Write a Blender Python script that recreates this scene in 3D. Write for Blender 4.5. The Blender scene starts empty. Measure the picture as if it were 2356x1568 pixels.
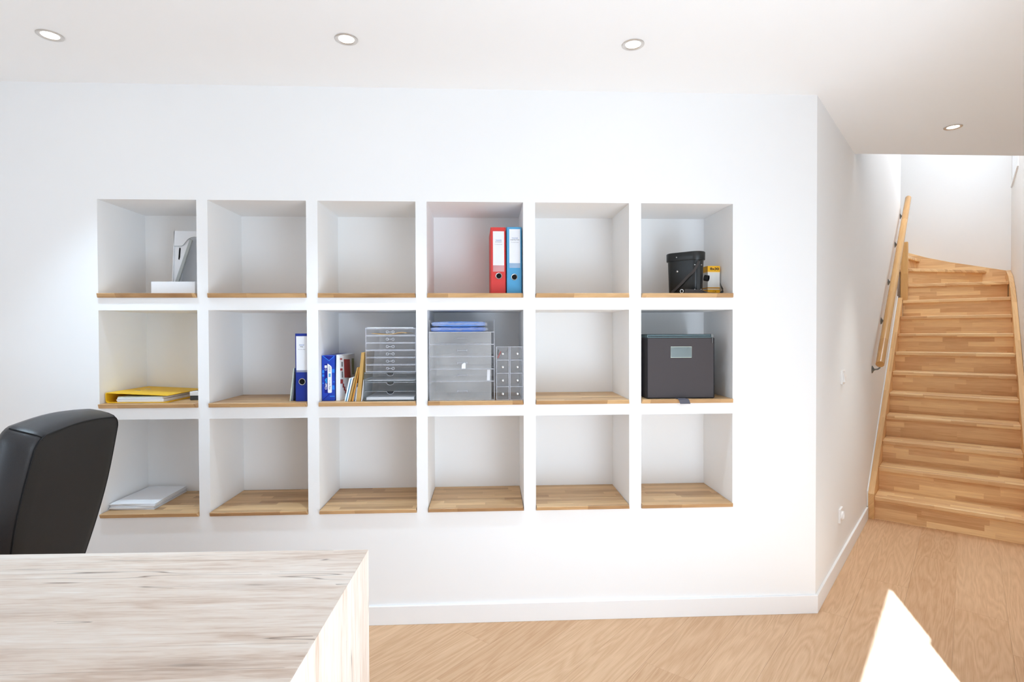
import bpy, bmesh, math, random
from mathutils import Vector, Matrix
random.seed(7)
C = bpy.context.scene.collection
scn = bpy.context.scene
PI = math.pi

# ------------------------------------------------------------------ camera
FOC = 1263.751
RT = Vector((0.9989360097581359, -0.04599350085465263, -0.0033832362652342126))
UP = Vector((0.003976466909090559, 0.012812770957093872, 0.999910006256224))
FW = Vector((0.045946013095961184, 0.9988595650938795, -0.01298202992800604))
CAM = Vector((0.0, -2.58454, 1.35850))
cd = bpy.data.cameras.new('camera'); cam = bpy.data.objects.new('camera', cd); C.objects.link(cam)
cd.sensor_fit = 'HORIZONTAL'; cd.sensor_width = 36.0; cd.lens = FOC / 2356 * 36
cd.clip_start = 0.05; cd.clip_end = 100
m = Matrix((RT, UP, -FW)).transposed().to_4x4(); m.translation = CAM
cam.matrix_world = m
scn.camera = cam

# plan of the room (metres): niche wall is y = 0, the stair wall leaves its right end at WA
WA = 0.8317433
W0 = Vector((1.5918, 0.0, 0.0))
DS = Vector((math.cos(WA), math.sin(WA), 0)); NT = Vector((DS.y, -DS.x, 0))
XL, YB, CH = -3.2, -4.35, 2.5
def PW(s, t, z=0.0): return W0 + DS * s + NT * t + Vector((0, 0, z))

# ------------------------------------------------------------------ light
vs = scn.view_settings
vs.view_transform = 'Standard'; vs.look = 'None'; vs.gamma = 1.0; vs.use_curve_mapping = False
vs.exposure = 0.08
scn.cycles.use_denoising = True
scn.cycles.max_bounces = 16; scn.cycles.diffuse_bounces = 8; scn.cycles.transparent_max_bounces = 48
scn.cycles.glossy_bounces = 4; scn.cycles.caustics_reflective = False; scn.cycles.caustics_refractive = False
w = bpy.data.worlds.new('sky'); scn.world = w; w.use_nodes = True
bg = w.node_tree.nodes['Background']; bg.inputs[0].default_value = (0.90, 0.98, 1.05, 1); bg.inputs[1].default_value = 1.1

sun = bpy.data.objects.new('sun', bpy.data.lights.new('sun', 'SUN')); C.objects.link(sun)
SE = math.radians(46.7)
sdir = Vector((0.343 * math.cos(SE), 0.94 * math.cos(SE), -math.sin(SE)))
sun.rotation_euler = sdir.to_track_quat('-Z', 'Y').to_euler()
sun.data.energy = 20.0; sun.data.color = (0.70, 1.03, 1.55); sun.data.angle = math.radians(0.55)
sun.location = (0, -6, 6)

def area(name, loc, direction, sx, sy, energy, col):
    l = bpy.data.lights.new(name, 'AREA'); l.shape = 'RECTANGLE'; l.size = sx; l.size_y = sy
    l.energy = energy; l.color = col
    o = bpy.data.objects.new(name, l); C.objects.link(o); o.location = loc
    o.rotation_euler = Vector(direction).to_track_quat('-Z', 'Z').to_euler()
    return o
DOOR_S0, DOOR_S1, DOOR_H = -2.95, -1.07, 2.1
# daylight through the glass door (sky, then an added up-light for the ceiling) and the stair window
area('daylight_glass_door', PW((DOOR_S0 + DOOR_S1) / 2, 1.03, 1.06), -NT, DOOR_S1 - DOOR_S0, 2.05, 13.7, (0.79, 0.99, 1.14))
area('added_ceiling_uplight', PW((DOOR_S0 + DOOR_S1) / 2, 1.15, 0.15), -NT + Vector((0, 0, 0.9)), DOOR_S1 - DOOR_S0, 0.9, 31.0, (0.82, 0.97, 1.18))  # added lamp lifting the ceiling, stands for bounce off sunlit ground outside
area('added_stairwell_fill', PW(2.85, 0.45, 4.97), (0, 0, -1), 1.55, 0.66, 34.0, (0.94, 0.99, 1.05))  # fill lamp added to brighten stairs and hall, under an invented closed opening
area('daylight_left_window', (XL - 0.12, -2.6, 1.4), (1, 0, 0), 1.95, 1.35, 20.0, (0.76, 1.0, 1.25))
area('daylight_stair_window', PW(4.5, 2.3, 3.75), -NT + Vector((0, 0, -0.25)), 5.5, 1.4, 105.0, (0.96, 0.98, 1.0))

# ------------------------------------------------------------------ pixel helpers (photograph frame)
def ray(px, py): return RT * ((px - 1178) / FOC) + UP * (-(py - 784) / FOC) + FW
def atY(px, py, Y): d = ray(px, py); return CAM + d * ((Y - CAM.y) / d.y)
def atZ(px, py, Z): d = ray(px, py); return CAM + d * ((Z - CAM.z) / d.z)

# ------------------------------------------------------------------ mesh helpers
class MB:
    """Collects shapes (world aligned, shifted by -org) and links them as one mesh object."""
    def __init__(self, org=(0, 0, 0)):
        self.v = []; self.f = []; self.o = Vector(org); self.sm = []
    def add(self, vs, fs, smooth=False):
        b = len(self.v)
        self.v += [tuple(Vector(p) - self.o) for p in vs]
        self.f += [tuple(i + b for i in f) for f in fs]; self.sm += [smooth] * len(fs)
        return self
    def box(self, x0, x1, y0, y1, z0, z1, M=None):
        vs = [Vector(p) for p in ((x0, y0, z0), (x1, y0, z0), (x1, y1, z0), (x0, y1, z0), (x0, y0, z1), (x1, y0, z1), (x1, y1, z1), (x0, y1, z1))]
        if M is not None: vs = [M @ p for p in vs]
        return self.add(vs, [(3, 2, 1, 0), (4, 5, 6, 7), (0, 1, 5, 4), (1, 2, 6, 5), (2, 3, 7, 6), (3, 0, 4, 7)])
    def prism(self, poly, a, b, axis='z', M=None):
        n = len(poly)
        def mk(p, h):
            q = {'z': (p[0], p[1], h), 'y': (p[0], h, p[1]), 'x': (h, p[0], p[1])}[axis]
            q = Vector(q); return M @ q if M is not None else q
        vs = [mk(p, a) for p in poly] + [mk(p, b) for p in poly]
        fs = [tuple(range(n))[::-1], tuple(range(n, 2 * n))] + [(i, (i + 1) % n, n + (i + 1) % n, n + i) for i in range(n)]
        return self.add(vs, fs)
    def hexa(self, p):   # 8 corner points, bottom loop then top loop
        return self.add(p, [(3, 2, 1, 0), (4, 5, 6, 7), (0, 1, 5, 4), (1, 2, 6, 5), (2, 3, 7, 6), (3, 0, 4, 7)])
    def tube(self, pts, r, n=10, cap=True, closed=False):
        pts = [Vector(p) for p in pts]; N = len(pts)
        rs = r if isinstance(r, (list, tuple)) else [r] * N
        vs = []; fs = []; u = None
        for i, p in enumerate(pts):
            a = pts[(i - 1) % N] if (closed or i > 0) else p
            b = pts[(i + 1) % N] if (closed or i < N - 1) else p
            t = (b - a).normalized()
            if u is None:
                u = t.orthogonal().normalized()
            else:
                u = (u - t * u.dot(t)); u = u.normalized() if u.length > 1e-6 else t.orthogonal().normalized()
            w_ = t.cross(u)
            vs += [p + (u * math.cos(2 * PI * k / n) + w_ * math.sin(2 * PI * k / n)) * rs[i] for k in range(n)]
        for i in range(N if closed else N - 1):
            j = (i + 1) % N
            fs += [(i * n + k, i * n + (k + 1) % n, j * n + (k + 1) % n, j * n + k) for k in range(n)]
        if cap and not closed: fs += [tuple(range(n))[::-1], tuple(range((N - 1) * n, N * n))]
        return self.add(vs, fs, True)
    def lathe(self, prof, n=24, M=None, cap0=True, cap1=True):
        vs = []; fs = []
        for r_, z in prof:
            for k in range(n):
                p = Vector((r_ * math.cos(2 * PI * k / n), r_ * math.sin(2 * PI * k / n), z)); vs.append(M @ p if M is not None else p)
        for i in range(len(prof) - 1):
            fs += [(i * n + k, i * n + (k + 1) % n, (i + 1) * n + (k + 1) % n, (i + 1) * n + k) for k in range(n)]
        if cap0: fs.append(tuple(range(n))[::-1])
        if cap1: fs.append(tuple(range((len(prof) - 1) * n, len(prof) * n)))
        return self.add(vs, fs, True)
    def strap(self, pts, width, thick, wdir):
        """flat band following pts; wdir = direction of its width"""
        pts = [Vector(p) for p in pts]; vs = []; fs = []; N = len(pts)
        for i, p in enumerate(pts):
            t = (pts[min(i + 1, N - 1)] - pts[max(i - 1, 0)]).normalized()
            wd = wdir[i] if isinstance(wdir, list) else wdir
            wd = Vector(wd); wd = (wd - t * wd.dot(t)).normalized(); nn = t.cross(wd)
            for a, b in ((-1, -1), (1, -1), (1, 1), (-1, 1)): vs.append(p + wd * width / 2 * a + nn * thick / 2 * b)
        for i in range(N - 1):
            fs += [(i * 4 + k, i * 4 + (k + 1) % 4, i * 4 + 4 + (k + 1) % 4, i * 4 + 4 + k) for k in range(4)]
        fs += [(3, 2, 1, 0), tuple(range((N - 1) * 4, N * 4))]
        return self.add(vs, fs)
    def rings(self, loops, cap0=True, cap1=True):
        n = len(loops[0]); vs = [p for l in loops for p in l]; fs = []
        for i in range(len(loops) - 1):
            fs += [(i * n + k, i * n + (k + 1) % n, (i + 1) * n + (k + 1) % n, (i + 1) * n + k) for k in range(n)]
        if cap0: fs.append(tuple(range(n))[::-1])
        if cap1: fs.append(tuple(range((len(loops) - 1) * n, len(loops) * n)))
        return self.add(vs, fs, True)
    def build(self, name, mat, parent=None, bevel=0.0, seg=2, sharp=40):
        me = bpy.data.meshes.new(name); me.from_pydata(self.v, [], self.f)
        bm = bmesh.new(); bm.from_mesh(me); bmesh.ops.recalc_face_normals(bm, faces=bm.faces); bm.to_mesh(me); bm.free()
        me.polygons.foreach_set('use_smooth', self.sm)
        if any(self.sm): me.set_sharp_from_angle(angle=math.radians(sharp))
        if isinstance(mat, (list, tuple)):
            for q in mat: me.materials.append(q)
        else: me.materials.append(mat)
        o = bpy.data.objects.new(name, me); C.objects.link(o)
        if parent is not None: o.parent = parent
        else: o.location = self.o
        if bevel:
            b = o.modifiers.new('bevel', 'BEVEL'); b.width = bevel; b.segments = seg; b.limit_method = 'ANGLE'; b.angle_limit = math.radians(35)
        return o

def tag(o, label, cat, group=None):
    o['label'] = label; o['category'] = cat
    if group: o['group'] = group
    return o
def thing(name, label, cat, loc=(0, 0, 0), rz=0.0, group=None):
    o = bpy.data.objects.new(name, None); C.objects.link(o); o.location = loc; o.rotation_euler = (0, 0, rz)
    o.empty_display_size = 0.05
    return tag(o, label, cat, group)
def struct(o): o['kind'] = 'structure'; return o
def text(name, s, size, mat, parent, M, width=None, bold=0.0, ax='CENTER'):
    cu = bpy.data.curves.new(name, 'FONT'); cu.body = s; cu.size = size; cu.align_x = ax; cu.align_y = 'CENTER'; cu.offset = bold
    cu.extrude = 0.00012; cu.resolution_u = 3
    t = bpy.data.objects.new(name, cu); C.objects.link(t)
    bpy.context.view_layer.update()
    me = bpy.data.meshes.new_from_object(t.evaluated_get(bpy.context.evaluated_depsgraph_get()))
    bpy.data.objects.remove(t); bpy.data.curves.remove(cu)
    if width:
        xs = [v.co.x for v in me.vertices]; k = width / max(1e-6, max(xs) - min(xs)); me.transform(Matrix.Diagonal((k, 1, 1, 1)))
    me.transform(M); me.materials.clear(); me.materials.append(mat)
    o = bpy.data.objects.new(name, me); C.objects.link(o); o.parent = parent
    return o
def front(x, y, z, roll=0.0):      # text standing in the xz plane, read from -y
    return Matrix.Translation((x, y, z)) @ Matrix.Rotation(roll, 4, 'Y') @ Matrix.Rotation(PI / 2, 4, 'X')

# ------------------------------------------------------------------ materials
def new_mat(name):
    m_ = bpy.data.materials.new(name); m_.use_nodes = True
    nt = m_.node_tree; return m_, nt, nt.nodes['Principled BSDF']
def srgb(r, g, b):
    f = lambda c: (c / 255 / 12.92) if c / 255 <= 0.04045 else ((c / 255 + 0.055) / 1.055) ** 2.4
    return (f(r), f(g), f(b), 1)
def plain(name, col, rough=0.5, spec=0.5, metal=0.0, var=0.04, scale=40.0, bump=0.0, sheen=0.0):
    m_, nt, b = new_mat(name)
    n = nt.nodes.new('ShaderNodeTexNoise'); n.inputs['Scale'].default_value = scale; n.inputs['Detail'].default_value = 3
    tc = nt.nodes.new('ShaderNodeTexCoord'); nt.links.new(tc.outputs['Object'], n.inputs['Vector'])
    mx = nt.nodes.new('ShaderNodeMix'); mx.data_type = 'RGBA'
    mx.inputs[6].default_value = tuple(c * (1 - var) for c in col[:3]) + (1,); mx.inputs[7].default_value = tuple(min(1, c * (1 + var)) for c in col[:3]) + (1,)
    nt.links.new(n.outputs['Fac'], mx.inputs[0]); nt.links.new(mx.outputs[2], b.inputs['Base Color'])
    b.inputs['Roughness'].default_value = rough; b.inputs['Specular IOR Level'].default_value = spec; b.inputs['Metallic'].default_value = metal
    if sheen: b.inputs['Sheen Weight'].default_value = sheen
    if bump:
        bp = nt.nodes.new('ShaderNodeBump'); bp.inputs['Strength'].default_value = bump; bp.inputs['Distance'].default_value = 0.002
        nt.links.new(n.outputs['Fac'], bp.inputs['Height']); nt.links.new(bp.outputs['Normal'], b.inputs['Normal'])
    return m_
def ramp(nt, stops):
    r = nt.nodes.new('ShaderNodeValToRGB'); e = r.color_ramp.elements
    while len(e) > 2: e.remove(e[-1])
    e[0].position, e[0].color = stops[0]; e[1].position, e[1].color = stops[1]
    for p, c in stops[2:]:
        x = e.new(p); x.color = c
    return r
def node(nt, typ, **kw):
    n = nt.nodes.new(typ)
    for k, v in kw.items(): setattr(n, k, v)
    return n
def math_(nt, op, a, b=None, c=None):
    n = nt.nodes.new('ShaderNodeMath'); n.operation = op
    for i, x in enumerate((a, b, c)):
        if x is None: continue
        if isinstance(x, (int, float)): n.inputs[i].default_value = x
        else: nt.links.new(x, n.inputs[i])
    return n.outputs[0]

def wood(name, light, dark, along='x', row=0.04, length=0.4, rough=0.42, grain=1.0, contrast=1.0, slope=0.0):
    """glued-stave wood: rows of staves with their own tint plus fine grain"""
    m_, nt, b = new_mat(name); L = nt.links
    tc = node(nt, 'ShaderNodeTexCoord'); sep = node(nt, 'ShaderNodeSeparateXYZ'); L.new(tc.outputs['Object'], sep.inputs[0])
    oi = node(nt, 'ShaderNodeObjectInfo')
    rnd = math_(nt, 'MULTIPLY', oi.outputs['Random'], 37.0)
    if along == 'x': u, v1, v2 = sep.outputs[0], sep.outputs[1], sep.outputs[2]
    elif along == 'y': u, v1, v2 = sep.outputs[1], sep.outputs[0], sep.outputs[2]
    else: u, v1, v2 = sep.outputs[2], sep.outputs[0], sep.outputs[1]
    if slope:
        cs, sn_ = math.cos(slope), math.sin(slope)
        u, v2 = math_(nt, 'ADD', math_(nt, 'MULTIPLY', u, cs), math_(nt, 'MULTIPLY', v2, sn_)), math_(nt, 'SUBTRACT', math_(nt, 'MULTIPLY', v2, cs), math_(nt, 'MULTIPLY', u, sn_))
    v = math_(nt, 'ADD', v1, v2)
    uu = math_(nt, 'ADD', u, rnd); vv = math_(nt, 'ADD', v, math_(nt, 'MULTIPLY', rnd, 0.31))
    cb = node(nt, 'ShaderNodeCombineXYZ'); L.new(uu, cb.inputs[0]); L.new(vv, cb.inputs[1])
    # random tint per stave: integer row, row-dependent shift, integer stave
    rowi = math_(nt, 'FLOOR', math_(nt, 'DIVIDE', vv, row))
    wn0 = node(nt, 'ShaderNodeTexWhiteNoise', noise_dimensions='1D'); L.new(rowi, wn0.inputs['W'])
    st = math_(nt, 'FLOOR', math_(nt, 'ADD', math_(nt, 'DIVIDE', uu, length), math_(nt, 'MULTIPLY', wn0.outputs['Value'], 9.0)))
    cb2 = node(nt, 'ShaderNodeCombineXYZ'); L.new(rowi, cb2.inputs[0]); L.new(st, cb2.inputs[1])
    wn = node(nt, 'ShaderNodeTexWhiteNoise', noise_dimensions='2D'); L.new(cb2.outputs[0], wn.inputs['Vector'])
    # grain
    cb3 = node(nt, 'ShaderNodeCombineXYZ')
    L.new(math_(nt, 'MULTIPLY', uu, 6.0), cb3.inputs[0]); L.new(math_(nt, 'MULTIPLY', vv, 95.0), cb3.inputs[1]); L.new(math_(nt, 'MULTIPLY', wn.outputs['Value'], 50.0), cb3.inputs[2])
    ns = node(nt, 'ShaderNodeTexNoise'); ns.inputs['Scale'].default_value = 1.0; ns.inputs['Detail'].default_value = 4; ns.inputs['Distortion'].default_value = 0.6
    L.new(cb3.outputs[0], ns.inputs['Vector'])
    f = math_(nt, 'ADD', math_(nt, 'MULTIPLY', wn.outputs['Value'], 0.62 * contrast), math_(nt, 'MULTIPLY', math_(nt, 'SUBTRACT', ns.outputs['Fac'], 0.42), 0.9 * grain))
    mid = tuple((a * 0.55 + c * 0.45) for a, c in zip(light, dark))
    r = ramp(nt, [(0.0, light), (1.0, dark), (0.45, mid)]); L.new(f, r.inputs[0])
    L.new(r.outputs[0], b.inputs['Base Color']); b.inputs['Roughness'].default_value = rough; b.inputs['Specular IOR Level'].default_value = 0.4
    bp = node(nt, 'ShaderNodeBump'); bp.inputs['Strength'].default_value = 0.08; bp.inputs['Distance'].default_value = 0.001
    L.new(ns.outputs['Fac'], bp.inputs['Height']); L.new(bp.outputs[0], b.inputs['Normal'])
    return m_

def plank_mat(name, light, dark):
    """brushed oak plank: wavy cathedral lines running along local x, its own pattern per plank"""
    m_, nt, b = new_mat(name); L = nt.links
    tc = node(nt, 'ShaderNodeTexCoord'); sep = node(nt, 'ShaderNodeSeparateXYZ'); L.new(tc.outputs['Object'], sep.inputs[0])
    oi = node(nt, 'ShaderNodeObjectInfo'); rnd = math_(nt, 'MULTIPLY', oi.outputs['Random'], 71.0)
    cb = node(nt, 'ShaderNodeCombineXYZ')
    L.new(math_(nt, 'ADD', math_(nt, 'MULTIPLY', sep.outputs[0], 0.75), rnd), cb.inputs[0]); L.new(math_(nt, 'ADD', math_(nt, 'MULTIPLY', sep.outputs[1], 8.0), rnd), cb.inputs[1])
    n1 = node(nt, 'ShaderNodeTexNoise'); n1.inputs['Scale'].default_value = 1.0; n1.inputs['Detail'].default_value = 3.0; n1.inputs['Distortion'].default_value = 0.35
    L.new(cb.outputs[0], n1.inputs['Vector'])
    rings_ = math_(nt, 'FRACT', math_(nt, 'MULTIPLY', n1.outputs['Fac'], 15.0))
    tri = math_(nt, 'ABSOLUTE', math_(nt, 'SUBTRACT', math_(nt, 'MULTIPLY', rings_, 2.0), 1.0))
    cb2 = node(nt, 'ShaderNodeCombineXYZ')
    L.new(math_(nt, 'ADD', math_(nt, 'MULTIPLY', sep.outputs[0], 9.0), rnd), cb2.inputs[0]); L.new(math_(nt, 'MULTIPLY', sep.outputs[1], 240.0), cb2.inputs[1])
    n2 = node(nt, 'ShaderNodeTexNoise'); n2.inputs['Scale'].default_value = 1.0; n2.inputs['Detail'].default_value = 3
    L.new(cb2.outputs[0], n2.inputs['Vector'])
    f = math_(nt, 'ADD', math_(nt, 'MULTIPLY', tri, 0.27), math_(nt, 'MULTIPLY', n2.outputs['Fac'], 0.62))
    f = math_(nt, 'ADD', f, math_(nt, 'MULTIPLY', math_(nt, 'SUBTRACT', oi.outputs['Random'], 0.5), 0.28))
    r = ramp(nt, [(0.1, dark), (0.95, light)]); L.new(f, r.inputs[0])
    L.new(r.outputs[0], b.inputs['Base Color']); b.inputs['Roughness'].default_value = 0.48; b.inputs['Specular IOR Level'].default_value = 0.35
    bp = node(nt, 'ShaderNodeBump'); bp.inputs['Strength'].default_value = 0.06; bp.inputs['Distance'].default_value = 0.001
    L.new(f, bp.inputs['Height']); L.new(bp.outputs[0], b.inputs['Normal'])
    return m_

def laminate(name, vertical=False):
    """pale bleached oak print: soft bands, thin dark cracks and small knots"""
    m_, nt, b = new_mat(name); L = nt.links
    tc = node(nt, 'ShaderNodeTexCoord'); sep = node(nt, 'ShaderNodeSeparateXYZ'); L.new(tc.outputs['Object'], sep.inputs[0])
    u, v = (sep.outputs[2], sep.outputs[1]) if vertical else (sep.outputs[0], sep.outputs[1])
    def noise(ku, kv, det, dist, off=0.0):
        cb = node(nt, 'ShaderNodeCombineXYZ'); L.new(math_(nt, 'MULTIPLY', u, ku), cb.inputs[0]); L.new(math_(nt, 'MULTIPLY', v, kv), cb.inputs[1]); cb.inputs[2].default_value = off
        n = node(nt, 'ShaderNodeTexNoise'); n.inputs['Scale'].default_value = 1.0; n.inputs['Detail'].default_value = det; n.inputs['Distortion'].default_value = dist
        L.new(cb.outputs[0], n.inputs['Vector']); return n.outputs['Fac']
    bands = noise(0.9, 10.0, 3, 0.35, 1.3); fine = noise(16.0, 170.0, 5, 0.5, 4.0); mid = noise(3.6, 46.0, 6, 0.9, 7.0)
    f = math_(nt, 'ADD', math_(nt, 'MULTIPLY', bands, 0.5), math_(nt, 'ADD', math_(nt, 'MULTIPLY', mid, 0.55), math_(nt, 'MULTIPLY', fine, 0.35)))
    r = ramp(nt, [(0.44, srgb(196, 168, 146)), (0.90, srgb(243, 235, 226)), (0.68, srgb(230, 215, 201))]); L.new(f, r.inputs[0])
    # thin cracks: iso-lines of a stretched noise, present only in places
    cr = noise(0.42, 9.0, 3, 0.12, 11.0); here = noise(1.5, 4.0, 2, 0.0, 15.0)
    line = math_(nt, 'ABSOLUTE', math_(nt, 'SUBTRACT', cr, 0.5))
    lw = math_(nt, 'MULTIPLY', math_(nt, 'SUBTRACT', 1.0, math_(nt, 'MINIMUM', math_(nt, 'DIVIDE', line, 0.0038), 1.0)), math_(nt, 'GREATER_THAN', here, 0.53))
    lw = math_(nt, 'MULTIPLY', lw, 0.75)
    vo = node(nt, 'ShaderNodeTexVoronoi'); vo.inputs['Scale'].default_value = 1.0
    cbv = node(nt, 'ShaderNodeCombineXYZ'); L.new(math_(nt, 'MULTIPLY', u, 1.9), cbv.inputs[0]); L.new(math_(nt, 'MULTIPLY', v, 9.5), cbv.inputs[1]); L.new(cbv.outputs[0], vo.inputs['Vector'])
    dd = math_(nt, 'ADD', vo.outputs['Distance'], math_(nt, 'MULTIPLY', math_(nt, 'SUBTRACT', mid, 0.5), 0.22))
    kn = math_(nt, 'MULTIPLY', math_(nt, 'MAXIMUM', math_(nt, 'SUBTRACT', 1.0, math_(nt, 'DIVIDE', dd, 0.10)), 0.0), 0.8)
    sel = node(nt, 'ShaderNodeSeparateColor'); L.new(vo.outputs['Color'], sel.inputs[0])
    kn = math_(nt, 'MULTIPLY', kn, math_(nt, 'GREATER_THAN', sel.outputs[0], 0.55))
    halo = math_(nt, 'MULTIPLY', math_(nt, 'MULTIPLY', math_(nt, 'MAXIMUM', math_(nt, 'SUBTRACT', 1.0, math_(nt, 'DIVIDE', dd, 0.34)), 0.0), 0.20), math_(nt, 'GREATER_THAN', sel.outputs[0], 0.55))
    k = math_(nt, 'MINIMUM', math_(nt, 'MAXIMUM', math_(nt, 'MAXIMUM', lw, kn), halo), 1.0)
    mx = node(nt, 'ShaderNodeMix', data_type='RGBA'); L.new(k, mx.inputs[0]); L.new(r.outputs[0], mx.inputs[6]); mx.inputs[7].default_value = srgb(104, 82, 68)
    L.new(mx.outputs[2], b.inputs['Base Color']); b.inputs['Roughness'].default_value = 0.5; b.inputs['Specular IOR Level'].default_value = 0.4
    return m_

def clear(name, tint, milky=0.06, rough=0.03, white=(0.9, 0.92, 0.95, 1)):
    m_ = bpy.data.materials.new(name); m_.use_nodes = True; nt = m_.node_tree; nt.nodes.clear(); L = nt.links
    out = node(nt, 'ShaderNodeOutputMaterial'); tr = node(nt, 'ShaderNodeBsdfTransparent'); tr.inputs[0].default_value = tint
    gl = node(nt, 'ShaderNodeBsdfGlossy'); gl.inputs['Roughness'].default_value = rough
    df = node(nt, 'ShaderNodeBsdfDiffuse'); df.inputs[0].default_value = white
    lwn = node(nt, 'ShaderNodeLayerWeight'); lwn.inputs[0].default_value = 0.5
    lw = math_(nt, 'ADD', math_(nt, 'MULTIPLY', math_(nt, 'POWER', lwn.outputs['Facing'], 5.0), 0.22), 0.03)
    n = node(nt, 'ShaderNodeTexNoise'); n.inputs['Scale'].default_value = 5.0; tc = node(nt, 'ShaderNodeTexCoord'); L.new(tc.outputs['Object'], n.inputs['Vector'])
    mm = math_(nt, 'MULTIPLY', n.outputs['Fac'], milky * 2)
    m1 = node(nt, 'ShaderNodeMixShader'); L.new(mm, m1.inputs[0]); L.new(tr.outputs[0], m1.inputs[1]); L.new(df.outputs[0], m1.inputs[2])
    m2 = node(nt, 'ShaderNodeMixShader'); L.new(lw, m2.inputs[0]); L.new(m1.outputs[0], m2.inputs[1]); L.new(gl.outputs[0], m2.inputs[2])
    L.new(m2.outputs[0], out.inputs[0]); return m_
def glow(name, col, strength):
    m_ = bpy.data.materials.new(name); m_.use_nodes = True; nt = m_.node_tree; nt.nodes.clear()
    out = node(nt, 'ShaderNodeOutputMaterial'); e = node(nt, 'ShaderNodeEmission'); e.inputs[0].default_value = col; e.inputs[1].default_value = strength
    nt.links.new(e.outputs[0], out.inputs[0]); return m_

PAINT = plain('white_wall_paint', (0.88, 0.88, 0.878, 1), 0.75, 0.15, var=0.006, scale=3.0)
CEILP = plain('white_ceiling_paint', (0.925, 0.924, 0.92, 1), 0.85, 0.1, var=0.006, scale=3.0)
TRIM = plain('white_trim_lacquer', (0.87, 0.87, 0.87, 1), 0.45, 0.3, var=0.006, scale=6.0)
SWITCH = plain('white_switch_plastic', (0.9, 0.9, 0.9, 1), 0.3, 0.5, var=0.01)
PLANK = plank_mat('pale_oak_plank', srgb(226, 190, 154), srgb(188, 146, 108))
SUBF = plain('floor_underlay', srgb(214, 180, 142), 0.8, 0.1)
SHELFW = wood('oak_stave_board', srgb(216, 178, 130), srgb(142, 100, 62), 'x', 0.036, 0.34, 0.4)
STAIRX = wood('beech_stave_across', srgb(254, 222, 170), srgb(208, 158, 110), 'y', 0.040, 0.36, 0.36, contrast=1.15)
STAIRL = wood('beech_stave_along', srgb(240, 198, 142), srgb(200, 150, 94), 'x', 0.060, 0.6, 0.36, contrast=0.6, slope=0.6175)
STAIRZ = wood('beech_stave_upright', srgb(230, 184, 120), srgb(190, 138, 82), 'z', 0.060, 0.9, 0.36, contrast=0.5)
RAILW = wood('beech_rail', srgb(216, 168, 106), srgb(168, 116, 64), 'x', 0.070, 0.7, 0.17, contrast=0.6, grain=0.7, slope=0.6133)
DESKT = laminate('bleached_oak_laminate'); DESKP = laminate('bleached_oak_laminate_upright', True)
LEATHER = plain('black_leather', (0.022, 0.022, 0.025, 1), 0.38, 0.5, var=0.2, scale=420.0, bump=0.25)
MESHF = plain('black_back_fabric', (0.025, 0.023, 0.021, 1), 0.75, 0.35, var=0.35, scale=600.0, bump=0.3)
THREAD = plain('black_thread', (0.012, 0.012, 0.013, 1), 0.6, 0.3)
BLACKP = plain('black_plastic', (0.02, 0.02, 0.02, 1), 0.4, 0.5)
CHROME = plain('brushed_steel', (0.62, 0.61, 0.60, 1), 0.28, 0.5, 1.0, var=0.03)
STEELD = plain('grey_bracket_steel', (0.20, 0.205, 0.20, 1), 0.4, 0.5, 0.7, var=0.05)
NICKEL = plain('satin_nickel', (0.70, 0.66, 0.62, 1), 0.3, 0.5, 0.9, var=0.03)
LAMP = glow('lamp_face', (1.0, 0.93, 0.84, 1), 14.0)
PAPER = plain('white_paper', (0.83, 0.84, 0.87, 1), 0.8, 0.2, var=0.02)
CARDW = plain('white_cardboard', (0.80, 0.81, 0.83, 1), 0.7, 0.2, var=0.02)
CARDG = plain('grey_cardboard_edge', (0.42, 0.44, 0.43, 1), 0.7, 0.2, var=0.05)
DARK = plain('hole_shade_paint', (0.012, 0.011, 0.011, 1), 0.8, 0.1)  # flat dark colour standing for the shade inside holes
RED = plain('red_binder_board', srgb(214, 62, 58), 0.5, 0.4, var=0.04, scale=300, bump=0.05)
LBLUE = plain('light_blue_binder_board', srgb(82, 160, 205), 0.5, 0.4, var=0.04, scale=300, bump=0.05)
NAVY = plain('royal_blue_binder_board', srgb(14, 44, 140), 0.45, 0.4, var=0.05, scale=300, bump=0.05)
YELLOW = plain('yellow_binder_board', srgb(240, 192, 36), 0.5, 0.35, var=0.03, scale=300, bump=0.05)
REAMB = plain('blue_ream_wrap', srgb(10, 58, 172), 0.35, 0.5, var=0.25, scale=26)
REAML = plain('light_blue_print', srgb(38, 128, 224), 0.4, 0.4)
REAMD = plain('deep_blue_print', srgb(8, 20, 128), 0.4, 0.4)
CYAN = plain('cyan_print', srgb(40, 170, 240), 0.4, 0.4)
SKYL = plain('sky_blue_print', srgb(96, 172, 214), 0.4, 0.4)
MAROON = plain('dull_red_print', srgb(168, 62, 62), 0.5, 0.3, var=0.15, scale=60)
OLIVE = plain('olive_print', srgb(142, 146, 96), 0.5, 0.3, var=0.15, scale=60)
INK = plain('black_ink', (0.02, 0.02, 0.025, 1), 0.6, 0.2)
INKG = plain('grey_ink', (0.22, 0.22, 0.24, 1), 0.6, 0.2)
INKB = plain('blue_ink', srgb(60, 100, 170), 0.6, 0.2)
TEAL = plain('teal_binding', srgb(20, 126, 168), 0.5, 0.3)
KRAFT = plain('kraft_card', srgb(190, 152, 92), 0.8, 0.15, var=0.08, scale=60)
KRAFTD = plain('dark_kraft_card', srgb(126, 92, 44), 0.8, 0.15, var=0.12, scale=60)
ORANGE = plain('orange_card', srgb(214, 150, 72), 0.7, 0.2, var=0.06)
GREYC = plain('grey_card', srgb(150, 150, 158), 0.7, 0.2)
GREENC = plain('pale_green_card', srgb(206, 214, 200), 0.7, 0.2)
ENVY = plain('amber_envelope', srgb(222, 170, 74), 0.6, 0.2, var=0.08)
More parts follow.
